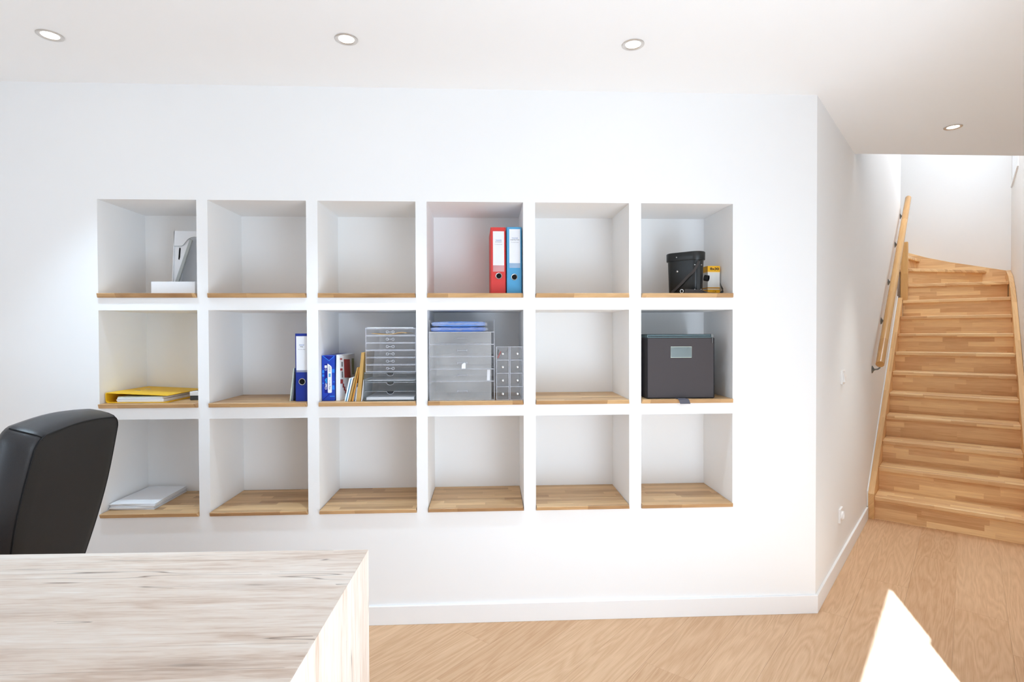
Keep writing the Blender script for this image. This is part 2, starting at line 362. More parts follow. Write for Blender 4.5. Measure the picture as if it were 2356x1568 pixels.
BOXF = plain('charcoal_fabric', srgb(78, 73, 74), 0.9, 0.15, var=0.10, scale=700, bump=0.3)
BOXE = plain('black_piping', srgb(34, 33, 36), 0.8, 0.2)
ZIPT = plain('grey_green_zip_tape', srgb(98, 118, 122), 0.55, 0.3, var=0.10, scale=120)
TABM = plain('grey_pull_tab', srgb(92, 90, 98), 0.7, 0.2)
CASEL = plain('black_case_leather', srgb(27, 28, 28), 0.35, 0.5, var=0.15, scale=180, bump=0.15)
CASEB = plain('brown_black_leather', srgb(62, 56, 54), 0.5, 0.4, var=0.2, scale=150, bump=0.2)
BOXY = plain('yellow_box_print', srgb(246, 184, 40), 0.5, 0.3)
BOXD = plain('amber_box_print', srgb(214, 146, 20), 0.5, 0.3)
BOXC = plain('cream_box_print', srgb(246, 226, 190), 0.5, 0.3)
BOXW = plain('white_box_print', srgb(232, 231, 226), 0.5, 0.3)
PACKB = plain('blue_plastic_pack', srgb(92, 136, 206), 0.35, 0.4, var=0.18, scale=30)
PACKD = plain('deep_blue_plastic_pack', srgb(62, 108, 190), 0.35, 0.4, var=0.15, scale=30)
ACRYL = clear('clear_acrylic', (0.998, 0.998, 1.0, 1), 0.045)
ACRYE = clear('acrylic_edge', (0.95, 0.955, 0.98, 1), 0.32, white=(0.90, 0.91, 0.97, 1))
SMOKE = clear('smoke_acrylic', (0.988, 0.991, 0.993, 1), 0.035, white=(0.55, 0.60, 0.62, 1))
SMOKEE = clear('smoke_acrylic_edge', (0.55, 0.60, 0.62, 1), 0.16, white=(0.50, 0.56, 0.58, 1))
FILM = clear('wrinkled_film', (0.97, 0.975, 0.99, 1), 0.30, 0.14)
FROST = clear('frosted_acrylic', (0.99, 0.99, 0.993, 1), 0.17, 0.10, white=(0.93, 0.93, 0.93, 1))
LABELP = clear('label_film', (0.62, 0.72, 0.72, 1), 0.30, 0.10, white=(0.55, 0.66, 0.66, 1))
PANE = clear('window_glass', (0.97, 0.98, 0.99, 1), 0.0, 0.0)
WINF = plain('white_window_frame', (0.86, 0.88, 0.9, 1), 0.35, 0.4, var=0.01)

# ------------------------------------------------------------------ room shell
NL = [-1.7646, -1.2759, -0.7795, -0.2781, 0.2299, 0.7346]
NR = [-1.3254, -0.8315, -0.3297, 0.1731, 0.6768, 1.1790]
NTOP = [1.9762, 1.4716, 0.9727]
BOARD = [1.5490, 1.0451, 0.5439]          # top of each wooden shelf board
BASE = [b + 0.0004 for b in BOARD]
BT = 0.020                                 # board thickness
DEPTH = 0.3517

def niche_wall():
    mb = MB()
    xs = sorted([XL, 1.5918] + NL + NR); zs = sorted([0, CH] + NTOP + [b - BT for b in BOARD])
    holes = {(i, j) for i in range(6) for j in range(3)}
    def hole(x0, x1, z0, z1):
        for i in range(6):
            if abs(x0 - NL[i]) < 1e-6 and abs(x1 - NR[i]) < 1e-6:
                for j in range(3):
                    if abs(z1 - NTOP[j]) < 1e-6: return True
        return False
    for a in range(len(xs) - 1):
        for b in range(len(zs) - 1):
            if not hole(xs[a], xs[a + 1], zs[b], zs[b + 1]):
                mb.add([(xs[a], 0, zs[b]), (xs[a + 1], 0, zs[b]), (xs[a + 1], 0, zs[b + 1]), (xs[a], 0, zs[b + 1])], [(0, 1, 2, 3)])
    for i in range(6):
        for j in range(3):
            x0, x1, z0, z1, d = NL[i], NR[i], BOARD[j] - BT, NTOP[j], DEPTH
            mb.add([(x0, 0, z0), (x1, 0, z0), (x1, 0, z1), (x0, 0, z1), (x0, d, z0), (x1, d, z0), (x1, d, z1), (x0, d, z1)],
                   [(4, 5, 6, 7), (0, 4, 7, 3), (1, 2, 6, 5), (2, 3, 7, 6), (0, 1, 5, 4)])
    # closed outer shell so that nothing leaks in from behind
    d = 0.42
    mb.add([(XL, 0, 0), (1.5918, 0, 0), (1.5918, 0, CH), (XL, 0, CH), (XL, d, 0), (1.20, d, 0), (1.20, d, CH), (XL, d, CH)],
           [(4, 5, 6, 7), (0, 4, 7, 3), (1, 2, 6, 5), (2, 3, 7, 6), (0, 1, 5, 4)])
    me_f = mb.f
    o = mb.build('wall_back', PAINT)
    # weld and fix the normals so the room side faces the camera
    bm = bmesh.new(); bm.from_mesh(o.data); bmesh.ops.remove_doubles(bm, verts=bm.verts, dist=1e-5)
    bmesh.ops.recalc_face_normals(bm, faces=bm.faces); bm.to_mesh(o.data); bm.free()
    return struct(o)
niche_wall()

MS = Matrix.Translation(W0) @ Matrix.Rotation(WA, 4, 'Z') @ Matrix.Diagonal((1, -1, 1, 1))   # (s, t, z) -> world
def sbox(mb, s0, s1, t0, t1, z0, z1): return mb.box(s0, s1, t0, t1, z0, z1, MS)
# stair wall leaving the corner at about 48 degrees
TH = 0.07
mb = MB(); mb.prism([(0, 0), (4.20, 0), (4.20, -TH), (0.06, -TH)], 0, CH, 'z', MS); mb.prism([(1.16, 0), (4.20, 0), (4.20, -TH), (1.16, -TH)], CH, 5.0, 'z', MS)
struct(mb.build('wall_stairs', PAINT))
mb = MB(); mb.prism([(4.13, -TH), (4.20, -TH), (4.20, -3.0), (4.13, -3.0)], 0, 5.0, 'z', MS); struct(mb.build('wall_stairs_left', PAINT))
SB, TR = 4.864, 0.907
mb = MB(); sbox(mb, SB, SB + 0.1, -3.0, TR + 0.1, 0, 5.0); sbox(mb, 4.13, SB + 0.1, -3.1, -3.0, 0, 5.0)
struct(mb.build('wall_stairs_back', PAINT))
WS0, WS1, WZ0, WZ1 = 3.78, 4.72, 2.875, 4.1
mb = MB()
sbox(mb, DOOR_S1, WS0, TR, TR + 0.1, 0, 5.0); sbox(mb, WS0, WS1, TR, TR + 0.1, 0, WZ0); sbox(mb, WS0, WS1, TR, TR + 0.1, WZ1, 5.0)
sbox(mb, WS1, SB, TR, TR + 0.1, 0, 5.0); sbox(mb, DOOR_S0, DOOR_S1, TR, TR + 0.1, DOOR_H, CH); sbox(mb, -5.05, DOOR_S0, TR, TR + 0.1, 0, CH)
struct(mb.build('wall_right', PAINT))
mb = MB(); mb.box(XL - 0.1, XL, YB, 0.42, 0, 0.7); mb.box(XL - 0.1, XL, YB, 0.42, 2.1, CH); mb.box(XL - 0.1, XL, YB, -3.6, 0.7, 2.1); mb.box(XL - 0.1, XL, -1.6, 0.42, 0.7, 2.1)
struct(mb.build('wall_left', PAINT))
mb = MB()
for z0, z1 in ((0.7, 0.75), (2.05, 2.1)): mb.box(XL - 0.08, XL - 0.03, -3.6, -1.6, z0, z1)
for y0, y1 in ((-3.6, -3.55), (-1.65, -1.6), (-2.63, -2.57)): mb.box(XL - 0.08, XL - 0.03, y0, y1, 0.75, 2.05)
struct(mb.build('window_2', WINF))
mb = MB(); mb.box(XL - 0.1, PW(-5.05, TR).x + 0.12, YB - 0.1, YB, 0, CH); struct(mb.build('wall_front', PAINT))
# header above the stair opening and the roof of the stairwell
YH = 0.833
mb = MB(); xa = 1.5918 + YH / DS.y * DS.x; xb = xa + TR / NT.x * 1.0
sB = (YH + 0.6736 * TR) / DS.y
p0, p1 = PW(YH / DS.y, 0), PW((YH - NT.y * TR) / DS.y, TR)
mb.hexa([(p0.x, YH - 0.12, CH + 0.01), (p1.x - 0.1, YH - 0.12, CH + 0.01), (p1.x, YH, CH + 0.01), (p0.x, YH, CH + 0.01), (p0.x, YH - 0.12, 5), (p1.x - 0.1, YH - 0.12, 5), (p1.x, YH, 5), (p0.x, YH, 5)])
struct(mb.build('trim_header', PAINT))
mb = MB(); sbox(mb, 0.6, 2.05, -3.1, TR + 0.1, 5.0, 5.1); sbox(mb, 3.65, SB + 0.1, -3.1, TR + 0.1, 5.0, 5.1); sbox(mb, 2.05, 3.65, -3.1, 0.1, 5.0, 5.1); sbox(mb, 2.05, 3.65, 0.8, TR + 0.1, 5.0, 5.1)
struct(mb.build('ceiling_stairwell', CEILP))
mb = MB(); sbox(mb, 2.05, 2.1, 0.1, 0.8, 5.0, 5.1); sbox(mb, 3.6, 3.65, 0.1, 0.8, 5.0, 5.1); sbox(mb, 2.1, 3.6, 0.1, 0.15, 5.0, 5.1); sbox(mb, 2.1, 3.6, 0.75, 0.8, 5.0, 5.1)
roof_frame = struct(mb.build('added_roof_frame', WINF))  # invented roof frame, added to house the stairwell fill lamp
mb = MB(); sbox(mb, 2.1, 3.6, 0.15, 0.75, 5.06, 5.07); mb.build('added_roof_cover', CEILP, roof_frame)  # opaque sheet closing the invented opening above the fill lamp
cor = [(XL, YB), (XL, 0.0), (1.5918, 0.0), (p0.x, YH), (p1.x, YH), PW(-5.05, TR)[:2]]
mb = MB(); mb.prism([tuple(q) for q in cor], CH, CH + 0.2); struct(mb.build('ceiling', CEILP))

# floor: slab plus single planks laid parallel to the stair wall
mb = MB(); mb.prism([(XL, YB), (XL, 0.0), (1.5918, 0.0), PW(4.8, 0)[:2], PW(4.8, TR)[:2], PW(-5.05, TR)[:2]], -0.05, -0.004)
floor = struct(mb.build('floor', SUBF))
def clip(poly, fn):
    out = []
    for i in range(len(poly)):
        a, b = poly[i], poly[(i + 1) % len(poly)]; fa, fb = fn(a), fn(b)
        if fa >= 0: out.append(a)
        if (fa >= 0) != (fb >= 0):
            k = fa / (fa - fb); out.append((a[0] + (b[0] - a[0]) * k, a[1] + (b[1] - a[1]) * k))
    return out
yof = lambda p: -(DS.y * p[0] + NT.y * p[1])            # >= 0 where world y <= 0
xof = lambda p: (W0.x + DS.x * p[0] + NT.x * p[1]) - XL
PWID, GAP = 0.1955, 0.0003
anchors = {0: 0.034, 1: 0.597, 2: 1.165, 3: 0.478, -6: -1.21, -5: 0.3, -4: -0.55, -3: -1.55, -2: -0.9, -1: -1.75}
rp = random.Random(4)
for k in range(-17, 5):
    t0 = -0.065 + PWID * k; t1 = min(t0 + PWID, TR); a = anchors.get(k, rp.uniform(-1, 0.8)); Ln = 1.82
    for n_ in range(-4, 4):
        s0, s1 = a + Ln * n_, a + Ln * (n_ + 1); s1 = min(s1, 1.90); s0 = max(s0, -5.0)
        if s1 - s0 < 0.02: continue
        rect = [(s0 + GAP, t0 + GAP), (s1 - GAP, t0 + GAP), (s1 - GAP, t1 - GAP), (s0 + GAP, t1 - GAP)]
        polys = []
        if t0 < 0: polys.append(clip(clip(clip(rect, lambda p: -p[1]), yof), xof))
        if t1 > 0: polys.append(clip(rect, lambda p: p[1]) if t0 < 0 else rect)
        polys = [q for q in polys if len(q) >= 3]
        ar = sum(abs(sum(q[i][0] * q[(i + 1) % len(q)][1] - q[(i + 1) % len(q)][0] * q[i][1] for i in range(len(q)))) / 2 for q in polys)
        if ar < 0.0008: continue
        ctr = ((s0 + s1) / 2, (t0 + t1) / 2)
        mb = MB()
        for q in polys: mb.prism([(p[0] - ctr[0], -(p[1] - ctr[1])) for p in q], -0.004, 0.0)
        o = mb.build('plank', PLANK, floor)
        o.location = PW(ctr[0], ctr[1], 0); o.rotation_euler = (0, 0, WA)

# skirting
BH = 0.088
mb = MB(); mb.prism([(XL, 0), (1.5918, 0), (1.5918 + 0.0053, -0.012), (XL, -0.012)], 0, BH); struct(mb.build('baseboard_back', TRIM, bevel=0.002))
mb = MB(); mb.prism([(0, 0.0), (0.0, 0.0), (1.745, 0.0), (1.745, 0.012), (-0.0053, 0.012)][1:], 0, BH, 'z', MS); struct(mb.build('baseboard_right', TRIM, bevel=0.002))

# stair window: frame, mullion, pane
mb = MB(); ft0, ft1 = TR + 0.035, TR + 0.085
for (s0, s1, z0, z1) in ((WS0, WS0 + 0.05, WZ0, WZ1), (WS1 - 0.05, WS1, WZ0, WZ1), (WS0, WS1, WZ0, WZ0 + 0.05), (WS0, WS1, WZ1 - 0.05, WZ1), (4.225, 4.275, WZ0, WZ1)): sbox(mb, s0, s1, ft0, ft1, z0, z1)
win = struct(mb.build('window_1', WINF))
for s0, s1 in ((WS0 + 0.05, 4.225), (4.275, WS1 - 0.05)):
    mb = MB(); sbox(mb, s0, s1, TR + 0.058, TR + 0.064, WZ0 + 0.05, WZ1 - 0.05); mb.build('pane', PANE, win)
mb = MB(); sbox(mb, WS0 - 0.02, WS1 + 0.02, TR - 0.012, TR + 0.035, WZ0 - 0.018, WZ0); mb.build('window_sill', WINF, win)
mb = MB(); sbox(mb, 2.4, 5.6, TR + 0.1, TR + 1.5, 4.35, 4.5); struct(mb.build('added_sun_blocker', WINF))  # unseen slab added to keep direct sun out of the stair window
# glass door behind the camera: only its frame, standing in the opening
mb = MB()
for s0, s1 in ((DOOR_S0, DOOR_S0 + 0.05),): sbox(mb, s0, s1, TR + 0.03, TR + 0.08, 0, DOOR_H)
sbox(mb, DOOR_S1 - 0.055, DOOR_S1, TR + 0.0, TR + 0.05, 0, 1.30)
struct(mb.build('door_1', WINF))

# ------------------------------------------------------------------ wooden shelf boards in the niches
places = ['first', 'second', 'third', 'fourth', 'fifth', 'sixth']
notes = {(0, 0): 'oak shelf board under the white magazine file, top row', (3, 0): 'oak shelf board under the red and light blue binders', (5, 0): 'oak shelf board under the black binocular case',
         (0, 1): 'oak shelf board under the yellow folder, middle row', (1, 1): 'oak shelf board under the royal blue binder', (2, 1): 'oak shelf board with a knot under the paper reams and clear drawers',
         (3, 1): 'oak shelf board under the frosted clear drawer tower', (5, 1): 'oak shelf board under the charcoal zipped storage box', (0, 2): 'oak shelf board under the loose stack of white paper',
         (1, 0): 'oak shelf board of the empty second niche, top row', (2, 0): 'oak shelf board of the empty third niche, top row', (4, 0): 'oak shelf board of the empty fifth niche, top row',
         (4, 1): 'oak shelf board of the only empty niche in the middle row'}
for j in range(3):
    for i in range(6):
        x0, x1 = NL[i] + 0.001, NR[i] - 0.001; zt = BOARD[j]
        org = ((x0 + x1) / 2, 0, zt - BT); mb = MB(org)
        # profile in (y, z): lip stands 20 mm proud and is undercut; short mitre on the two front corners
        lip, e = 0.019, 0.004
        sec = [(DEPTH - 0.002, zt - BT), (DEPTH - 0.002, zt), (-lip + 0.0015, zt), (-lip, zt - 0.0015), (-0.009, zt - BT + 0.002), (-0.006, zt - BT)]
        k = len(sec)
        ins = [0, 0, 0.003, 0.004, 0, 0]
        vs = [(x0 + ins[q], p[0], p[1]) for q, p in enumerate(sec)] + [(x1 - ins[q], p[0], p[1]) for q, p in enumerate(sec)]
        fs = [tuple(range(k))[::-1], tuple(range(k, 2 * k))] + [(q, (q + 1) % k, k + (q + 1) % k, k + q) for q in range(k)]
        mb.add(vs, fs)
        lab = notes.get((i, j)) or 'oak shelf board of the empty %s niche from the left, bottom row' % places[i]
        tag(mb.build('shelf_board', SHELFW), lab, 'shelf', 'wooden boards in the wall niches')

# ------------------------------------------------------------------ ceiling spots
spots = [(-1.6556, -0.4004, 'recessed spotlight in the ceiling at the far left'), (-0.5379, -0.4171, 'second recessed ceiling spotlight from the left, above the third niche column'),
         (0.5826, -0.4224, 'third recessed ceiling spotlight, above the fifth niche column'), (2.5961, 0.3695, 'recessed ceiling spotlight nearest the staircase, at the right')]
for x, y, lab in spots:
    root = thing('recessed_spotlight', lab, 'ceiling light', (x, y, CH), 0, 'recessed spotlights in the white ceiling')
    mb = MB(); mb.lathe([(0.0435, 0.0), (0.0435, -0.0025), (0.041, -0.004), (0.0325, -0.003), (0.0285, 0.0)], 40, None, False, False); mb.build('trim_ring', NICKEL, root)
    mb = MB(); mb.lathe([(0.0285, -0.0008), (0.0, -0.0016)], 32, None, False, False); mb.build('lamp', LAMP, root)
    l = bpy.data.lights.new('spot_beam', 'SPOT'); l.energy = 60.0 if x > 2 else 46.0; l.spot_size = math.radians(64 if x > 2 else 74); l.spot_blend = 1.0; l.color = (0.98, 1.02, 1.0) if x > 2 else (0.78, 1.03, 1.26); l.shadow_soft_size = 0.03
    lo = bpy.data.objects.new('spot_beam', l); C.objects.link(lo); lo.parent = root; lo.location = (0, 0, -0.02)

# ------------------------------------------------------------------ switch and socket on the stair wall
def on_wall(name, label, cat, s, z): return thing(name, label, cat, PW(s, 0, z), WA)
sw = on_wall('light_switch', 'white rocker light switch on the angled wall beside the handrail', 'switch', 0.70, 1.10)
mb = MB(); mb.box(-0.040, 0.040, -0.011, 0, -0.040, 0.040); mb.build('plate', SWITCH, sw, 0.002)
mb = MB(); mb.hexa([(-0.026, -0.011, -0.027), (0.026, -0.011, -0.027), (0.026, -0.011, 0.027), (-0.026, -0.011, 0.027), (-0.026, -0.022, -0.027), (0.026, -0.022, -0.027), (0.026, -0.013, 0.027), (-0.026, -0.013, 0.027)]); mb.build('rocker', SWITCH, sw, 0.001)
so = on_wall('power_socket', 'white wall socket low on the angled wall above the baseboard', 'socket', 0.65, 0.31)
mb = MB(); mb.box(-0.040, 0.040, -0.011, 0, -0.040, 0.040); mb.build('plate', SWITCH, so, 0.002)
mb = MB(); mb.lathe([(0.024, 0.0), (0.024, 0.008), (0.021, 0.010), (0.020, 0.0035), (0.0, 0.003)], 28, Matrix.Translation((0, -0.011, 0)) @ Matrix.Rotation(PI / 2, 4, 'X'), True, False); mb.build('outlet', SWITCH, so)

# ------------------------------------------------------------------ staircase, frame: x along the run, y = -t
ST = thing('staircase', 'light wooden closed-riser staircase winding left behind the angled wall', 'staircase', W0, WA)
RISE, RUN, S1, T0, T1 = 0.16875, 0.2375, 1.763, 0.045, 0.868
def flip(poly): return [(p[0], -p[1]) for p in poly]
def tread(poly, n, front_edges=1):
    z = RISE * n; mb = MB(); mb.prism(flip(poly), z - 0.032, z)
    return mb.build('tread', STAIRX, ST, 0.006, 3)
def riser(a, b, n, th=0.018):
    a, b = Vector(a), Vector(b); d = (b - a).normalized(); nn = Vector((d.y, -d.x))
    if nn.x < 0: nn = -nn
    ln = (b - a).length; c0 = a + nn * 0.028
    mb = MB(); mb.prism([(0, 0), (0, -ln), (th, -ln), (th, 0)], RISE * (n - 1) - (0 if n == 1 else 0.004), RISE * n - 0.031)
    o = mb.build('riser', STAIRX, ST); o.location = (c0.x, -c0.y, 0); o.rotation_euler = (0, 0, math.atan2(d.x, d.y)); return o
sn = lambda n: S1 + RUN * (n - 1)
for n in range(1, 10):
    tread([(sn(n), T0), (sn(n), T1), (sn(n + 1) + 0.045, T1), (sn(n + 1) + 0.045, T0)], n); riser((sn(n), T0), (sn(n), T1), n)
e11 = ((3.97, 0.088), (4.24, T1)); e12 = ((4.06, 0.088), (4.825, 0.715)); e13 = ((4.22, 0.035), (4.825, 0.135)); e14 = ((4.22, -0.14), (4.825, -0.14))
tread([(sn(10), T0), (sn(10), T1), (4.29, T1), (4.02, 0.088), (4.02, T0)], 10); riser((sn(10), T0), (sn(10), T1), 10)
tread([e11[0], e11[1], (4.825, T1), (4.825, 0.66), (4.10, 0.07), (4.0, 0.07)], 11); riser(e11[0], e11[1], 11)
tread([e12[0], e12[1], (4.825, 0.08), (4.22, 0.004), (4.10, 0.004)], 12); riser(e12[0], e12[1], 12)
tread([e13[0], e13[1], (4.825, -0.19), (4.22, -0.19)], 13)
mb = MB(); mb.prism(flip([(4.22, 0.0), (4.825, 0.10), (4.825, 0.082), (4.22, -0.018)]), RISE * 12, RISE * 13 - 0.031); mb.build('riser', STAIRX, ST)
for n, t in ((14, -0.14),):
    tread([(4.205, t), (4.825, t), (4.825, t - 0.28), (4.205, t - 0.28)], n)
    mb = MB(); mb.box(4.205, 4.825, -t + 0.028, -t + 0.046, RISE * (n - 1), RISE * n - 0.031); mb.build('riser', STAIRX, ST)
# stringers: side profile in (s, z)
nose = lambda s: RISE + (s - S1) * RISE / RUN
def stringer(prof, t0, t1):
    mb = MB(); mb.prism(prof, -t1, -t0, 'y'); return mb.build('stringer', STAIRL, ST, 0.002)
stringer([(1.757, 0.0), (2.15, 0.0), (3.90, 1.26), (3.90, nose(3.90) + 0.03), (1.80, nose(1.80) + 0.022), (1.757, 0.185)], 0.008, T0)
rt_ = [(1.757, 0.0), (2.15, 0.0), (4.825, 1.6), (4.825, 2.012), (4.76, 1.992), (4.60, 1.962), (4.40, 1.918), (4.20, 1.845), (4.00, 1.752), (3.80, 1.632), (3.6, 1.500), (1.80, nose(1.80) + 0.03), (1.757, 0.185)]
stringer(rt_, T1, TR - 0.002)
mb = MB(); mb.prism(flip([(0.905, 0), (0.905, 0)])[:0] + [(-0.905, 1.55), (-0.905, 2.000), (-0.873, 2.009), (-0.64, 2.074), (-0.41, 2.136), (-0.19, 2.209), (-0.02, 2.280), (0.3, 2.45), (0.42, 2.53), (0.42, 2.0), (0.0, 1.7)], 4.825, SB - 0.002, 'x'); mb.build('stringer', STAIRX, ST, 0.002)
mb = MB(); mb.box(3.905, 3.985, -0.0865, -0.028, RISE * 10, 2.283); mb.build('newel_post', STAIRZ, ST, 0.004, 3)
mb = MB(); mb.prism([(1.757, 0.088), (1.757, 0.20), (1.80, nose(1.80) + 0.036), (3.90, nose(3.90) + 0.044), (3.90, nose(3.90)), (1.9, 0.12)], -0.0085, -0.0005, 'y'); mb.build('caulk_strip', TRIM, ST)

# ------------------------------------------------------------------ handrail
HR = thing('handrail', 'round wooden handrail on grey brackets climbing the angled wall', 'handrail', W0, WA)
hz = lambda s: 1.118 + (s - 1.97) * 0.7037
RS0, RS1, RC = 1.972, 4.385, 0.054
def rail():
    d = Vector((1, 0, 0.7037)).normalized(); n = 20; loops = []
    a = Vector((RS0, -RC, hz(RS0))); b = Vector((RS1, -RC, hz(RS1)))
    u = Vector((0, 1, 0)); v = d.cross(u)
    def ring(c, r, horiz=False):
        out = []
        for k in range(n):
            an = 2 * PI * k / n; out.append(c + u * math.cos(an) * r + v * math.sin(an) * r)
        return out
    R_ = 0.0285
    loops = [ring(a, R_ - 0.002), ring(a + d * 0.002, R_)]
    for q in range(1, 8): loops.append(ring(a.lerp(b, q / 8), R_))
    L = (b - a).length
    for ang in (0, 25, 45, 62, 76, 86):
        loops.append(ring(b + d * (R_ * math.sin(math.radians(ang))), R_ * math.cos(math.radians(ang))))
    mb = MB(); mb.rings(loops); mb.build('rail', RAILW, HR)
rail()
for s in (2.00, 2.54, 3.05, 3.635, 4.15):
    z = hz(s) - 0.062
    mb = MB(); mb.lathe([(0.029, 0.0), (0.029, 0.003), (0.024, 0.007), (0.011, 0.013), (0.008, 0.017)], 24, Matrix.Translation((s, 0, z)) @ Matrix.Rotation(PI / 2, 4, 'X'))
    br = mb.build('bracket', STEELD, HR)
    mb = MB(); mb.tube([(s, -0.014, z), (s, -0.036, z + 0.003), (s, -0.049, z + 0.014), (s, -RC, z + 0.034)], 0.006, 10); mb.build('bracket_arm', STEELD, br)

# ------------------------------------------------------------------ desk
DK = thing('desk', 'pale bleached-oak desk with a mitred panel end in the foreground', 'desk', (-0.3367, -1.0194, 0), math.radians(-1.05))
DL, DD, TT = 1.85, 0.86, 0.038
mb = MB(); mb.prism([(-DL, 0.75), (-DL + TT, 0.75 - TT), (-TT, 0.75 - TT), (0, 0.75)], -DD, 0, 'y'); mb.build('desktop', DESKT, DK, 0.0008, 1)
mb = MB(); mb.prism([(0, 0), (0, 0.7492), (-TT, 0.75 - TT - 0.0008), (-TT, 0)], -DD, 0, 'y'); mb.build('side_panel', DESKP, DK, 0.0012, 2)
mb = MB(); mb.prism([(-DL, 0), (-DL, 0.7492), (-DL + TT, 0.75 - TT - 0.0008), (-DL + TT, 0)], -DD, 0, 'y'); mb.build('side_panel', DESKP, DK, 0.0012, 2)
mb = MB(); mb.box(-DL + TT, -TT, -0.10, -0.08, 0.36, 0.75 - TT); mb.build('modesty_panel', DESKP, DK)

# ------------------------------------------------------------------ office chair (turned with its back towards the room)
CR = math.radians(6.5)
CH_ = thing('office_chair', 'black leather high-back office chair behind the pale desk', 'chair', (-1.692, -0.606, 0), CR)
REC = math.radians(12)
def cpt(x, y, h):     # x out of the rear panel, y across, h height along the reclined back above its foot
    zf = 0.450
    return Vector((0.140 + x * math.cos(REC) + (h) * math.sin(REC), y, zf + h * math.cos(REC) - x * math.sin(REC)))
def outline(scale_w, top, n=44, bottom=0.0, rad=0.055):
    H = top; pts = []
    def hw(h):
        k = min(max(h / H, 0), 1)
        return scale_w * (0.172 + 0.060 * math.sin(min(k / 0.62, 1) * PI / 2) - 0.014 * max(0, (k - 0.62) / 0.38) ** 1.5)
    right = []
    for q in range(n // 4 + 1): 
        h = bottom + (H - rad - bottom) * q / (n // 4); right.append((hw(h), h))
    for q in range(1, 7):
        an = PI / 2 * q / 6; right.append((hw(H - rad) - rad + rad * math.cos(an), H - rad + rad * math.sin(an)))
    w_top = right[-1][0]
    tops = [(w_top * (1 - 2 * q / 8), H + 0.012 * math.sin(PI * q / 8)) for q in range(1, 8)]
    left = [(-a, b) for a, b in right[::-1]]
    return right + tops + left
HB = 0.605
o0 = outline(1.055, HB)
def loop(x, sw, dh, cx=0.0): return [cpt(x, p[0] * sw, (p[1] - HB / 2) * dh + HB / 2 + cx) for p in o0]
mb = MB(); mb.rings([loop(0.0, 1.0, 1.0), loop(-0.012, 1.035, 1.02), loop(-0.035, 1.06, 1.035), loop(-0.065, 1.065, 1.045), loop(-0.092, 1.045, 1.05), loop(-0.112, 0.98, 1.03), loop(-0.128, 0.84, 0.93), loop(-0.136, 0.55, 0.62)]); mb.build('back_cushion', LEATHER, CH_, 0, 2, 60)
mb = MB(); mb.rings([loop(0.0, 0.998, 0.998), loop(0.004, 0.97, 0.975), loop(0.009, 0.80, 0.84), loop(0.012, 0.45, 0.5)]); mb.build('back_panel', MESHF, CH_, 0, 2, 60)
mb = MB(); mb.tube([p for p in loop(0.001, 1.004, 1.003)], 0.0022, 6, closed=True); mb.build('piping', THREAD, CH_)
for sgn in (-1, 1):   # double stitched corner seams of the top gusset
    k = 44 // 4 + 4; i_ = k if sgn > 0 else len(o0) - 1 - k
    for off in (0.0, 0.010):
        pts = []
        for (x, sw, dh) in ((0.0, 1.0, 1.0), (-0.012, 1.035, 1.02), (-0.035, 1.06, 1.035), (-0.065, 1.065, 1.045), (-0.092, 1.045, 1.05)):
            p = loop(x + 0.0, sw * 1.004, dh * 1.003)[i_]; pts.append(p + Vector((0, 0, -off)))
        mb = MB(); mb.tube(pts, 0.0018, 6); mb.build('stitching', THREAD, CH_)
mb = MB(); mb.tube([cpt(-0.03, 0, 0.10), cpt(0.0, 0, 0.02), (0.16, 0, 0.445), (0.10, 0, 0.40), (-0.06, 0, 0.395)], [0.02, 0.024, 0.026, 0.026, 0.026], 12); mb.build('back_bar', BLACKP, CH_)
sl = [[Vector((-0.06 + 0.245 * ex * sx, 0.245 * ey * sx, z)) for ex, ey in [(math.copysign(abs(math.cos(a)) ** 0.45, math.cos(a)), math.copysign(abs(math.sin(a)) ** 0.45, math.sin(a))) for a in [2 * PI * q / 40 for q in range(40)]]] for z, sx in ((0.42, 0.9), (0.43, 0.97), (0.47, 1.0), (0.505, 0.97), (0.52, 0.85), (0.522, 0.5))]
mb = MB(); mb.rings(sl); mb.build('seat', LEATHER, CH_, 0, 2, 60)
for sgn in (-1, 1):   # armrest: upright hugging the lower back, and pad
    mb = MB(); mb.tube([(0.06, sgn * 0.20, 0.425), (0.07, sgn * 0.285, 0.45), (0.05, sgn * 0.30, 0.56), (0.02, sgn * 0.30, 0.645), (-0.06, sgn * 0.30, 0.655), (-0.20, sgn * 0.30, 0.65)], [0.014, 0.016, 0.016, 0.018, 0.022, 0.020], 10); mb.build('armrest', BLACKP, CH_)
mb = MB(); mb.lathe([(0.05, 0.42), (0.05, 0.39), (0.028, 0.38), (0.028, 0.24), (0.035, 0.24), (0.035, 0.10)], 20, Matrix.Translation((-0.06, 0, 0))); mb.build('gas_lift', BLACKP, CH_)
for q in range(5):
    a = 2 * PI * q / 5 + 0.3; d = Vector((math.cos(a), math.sin(a), 0)); c = Vector((-0.06, 0, 0))
    mb = MB(); mb.tube([c + d * 0.02 + Vector((0, 0, 0.125)), c + d * 0.16 + Vector((0, 0, 0.105)), c + d * 0.30 + Vector((0, 0, 0.075))], [0.026, 0.02, 0.014], 10); lg = mb.build('leg', BLACKP, CH_)
    mb = MB(); s_ = d.cross(Vector((0, 0, 1)))
    Mq = Matrix.Translation(c + d * 0.30 + Vector((0, 0, 0.028))) @ s_.to_track_quat('Z', 'Y').to_matrix().to_4x4()
    mb.lathe([(0.020, -0.022), (0.028, -0.018), (0.028, -0.004), (0.018, -0.003), (0.018, 0.003), (0.028, 0.004), (0.028, 0.018), (0.020, 0.022)], 18, Mq)
    mb.tube([c + d * 0.30 + Vector((0, 0, 0.03)), c + d * 0.30 + Vector((0, 0, 0.085))], 0.008, 8); mb.build('caster', BLACKP, lg)

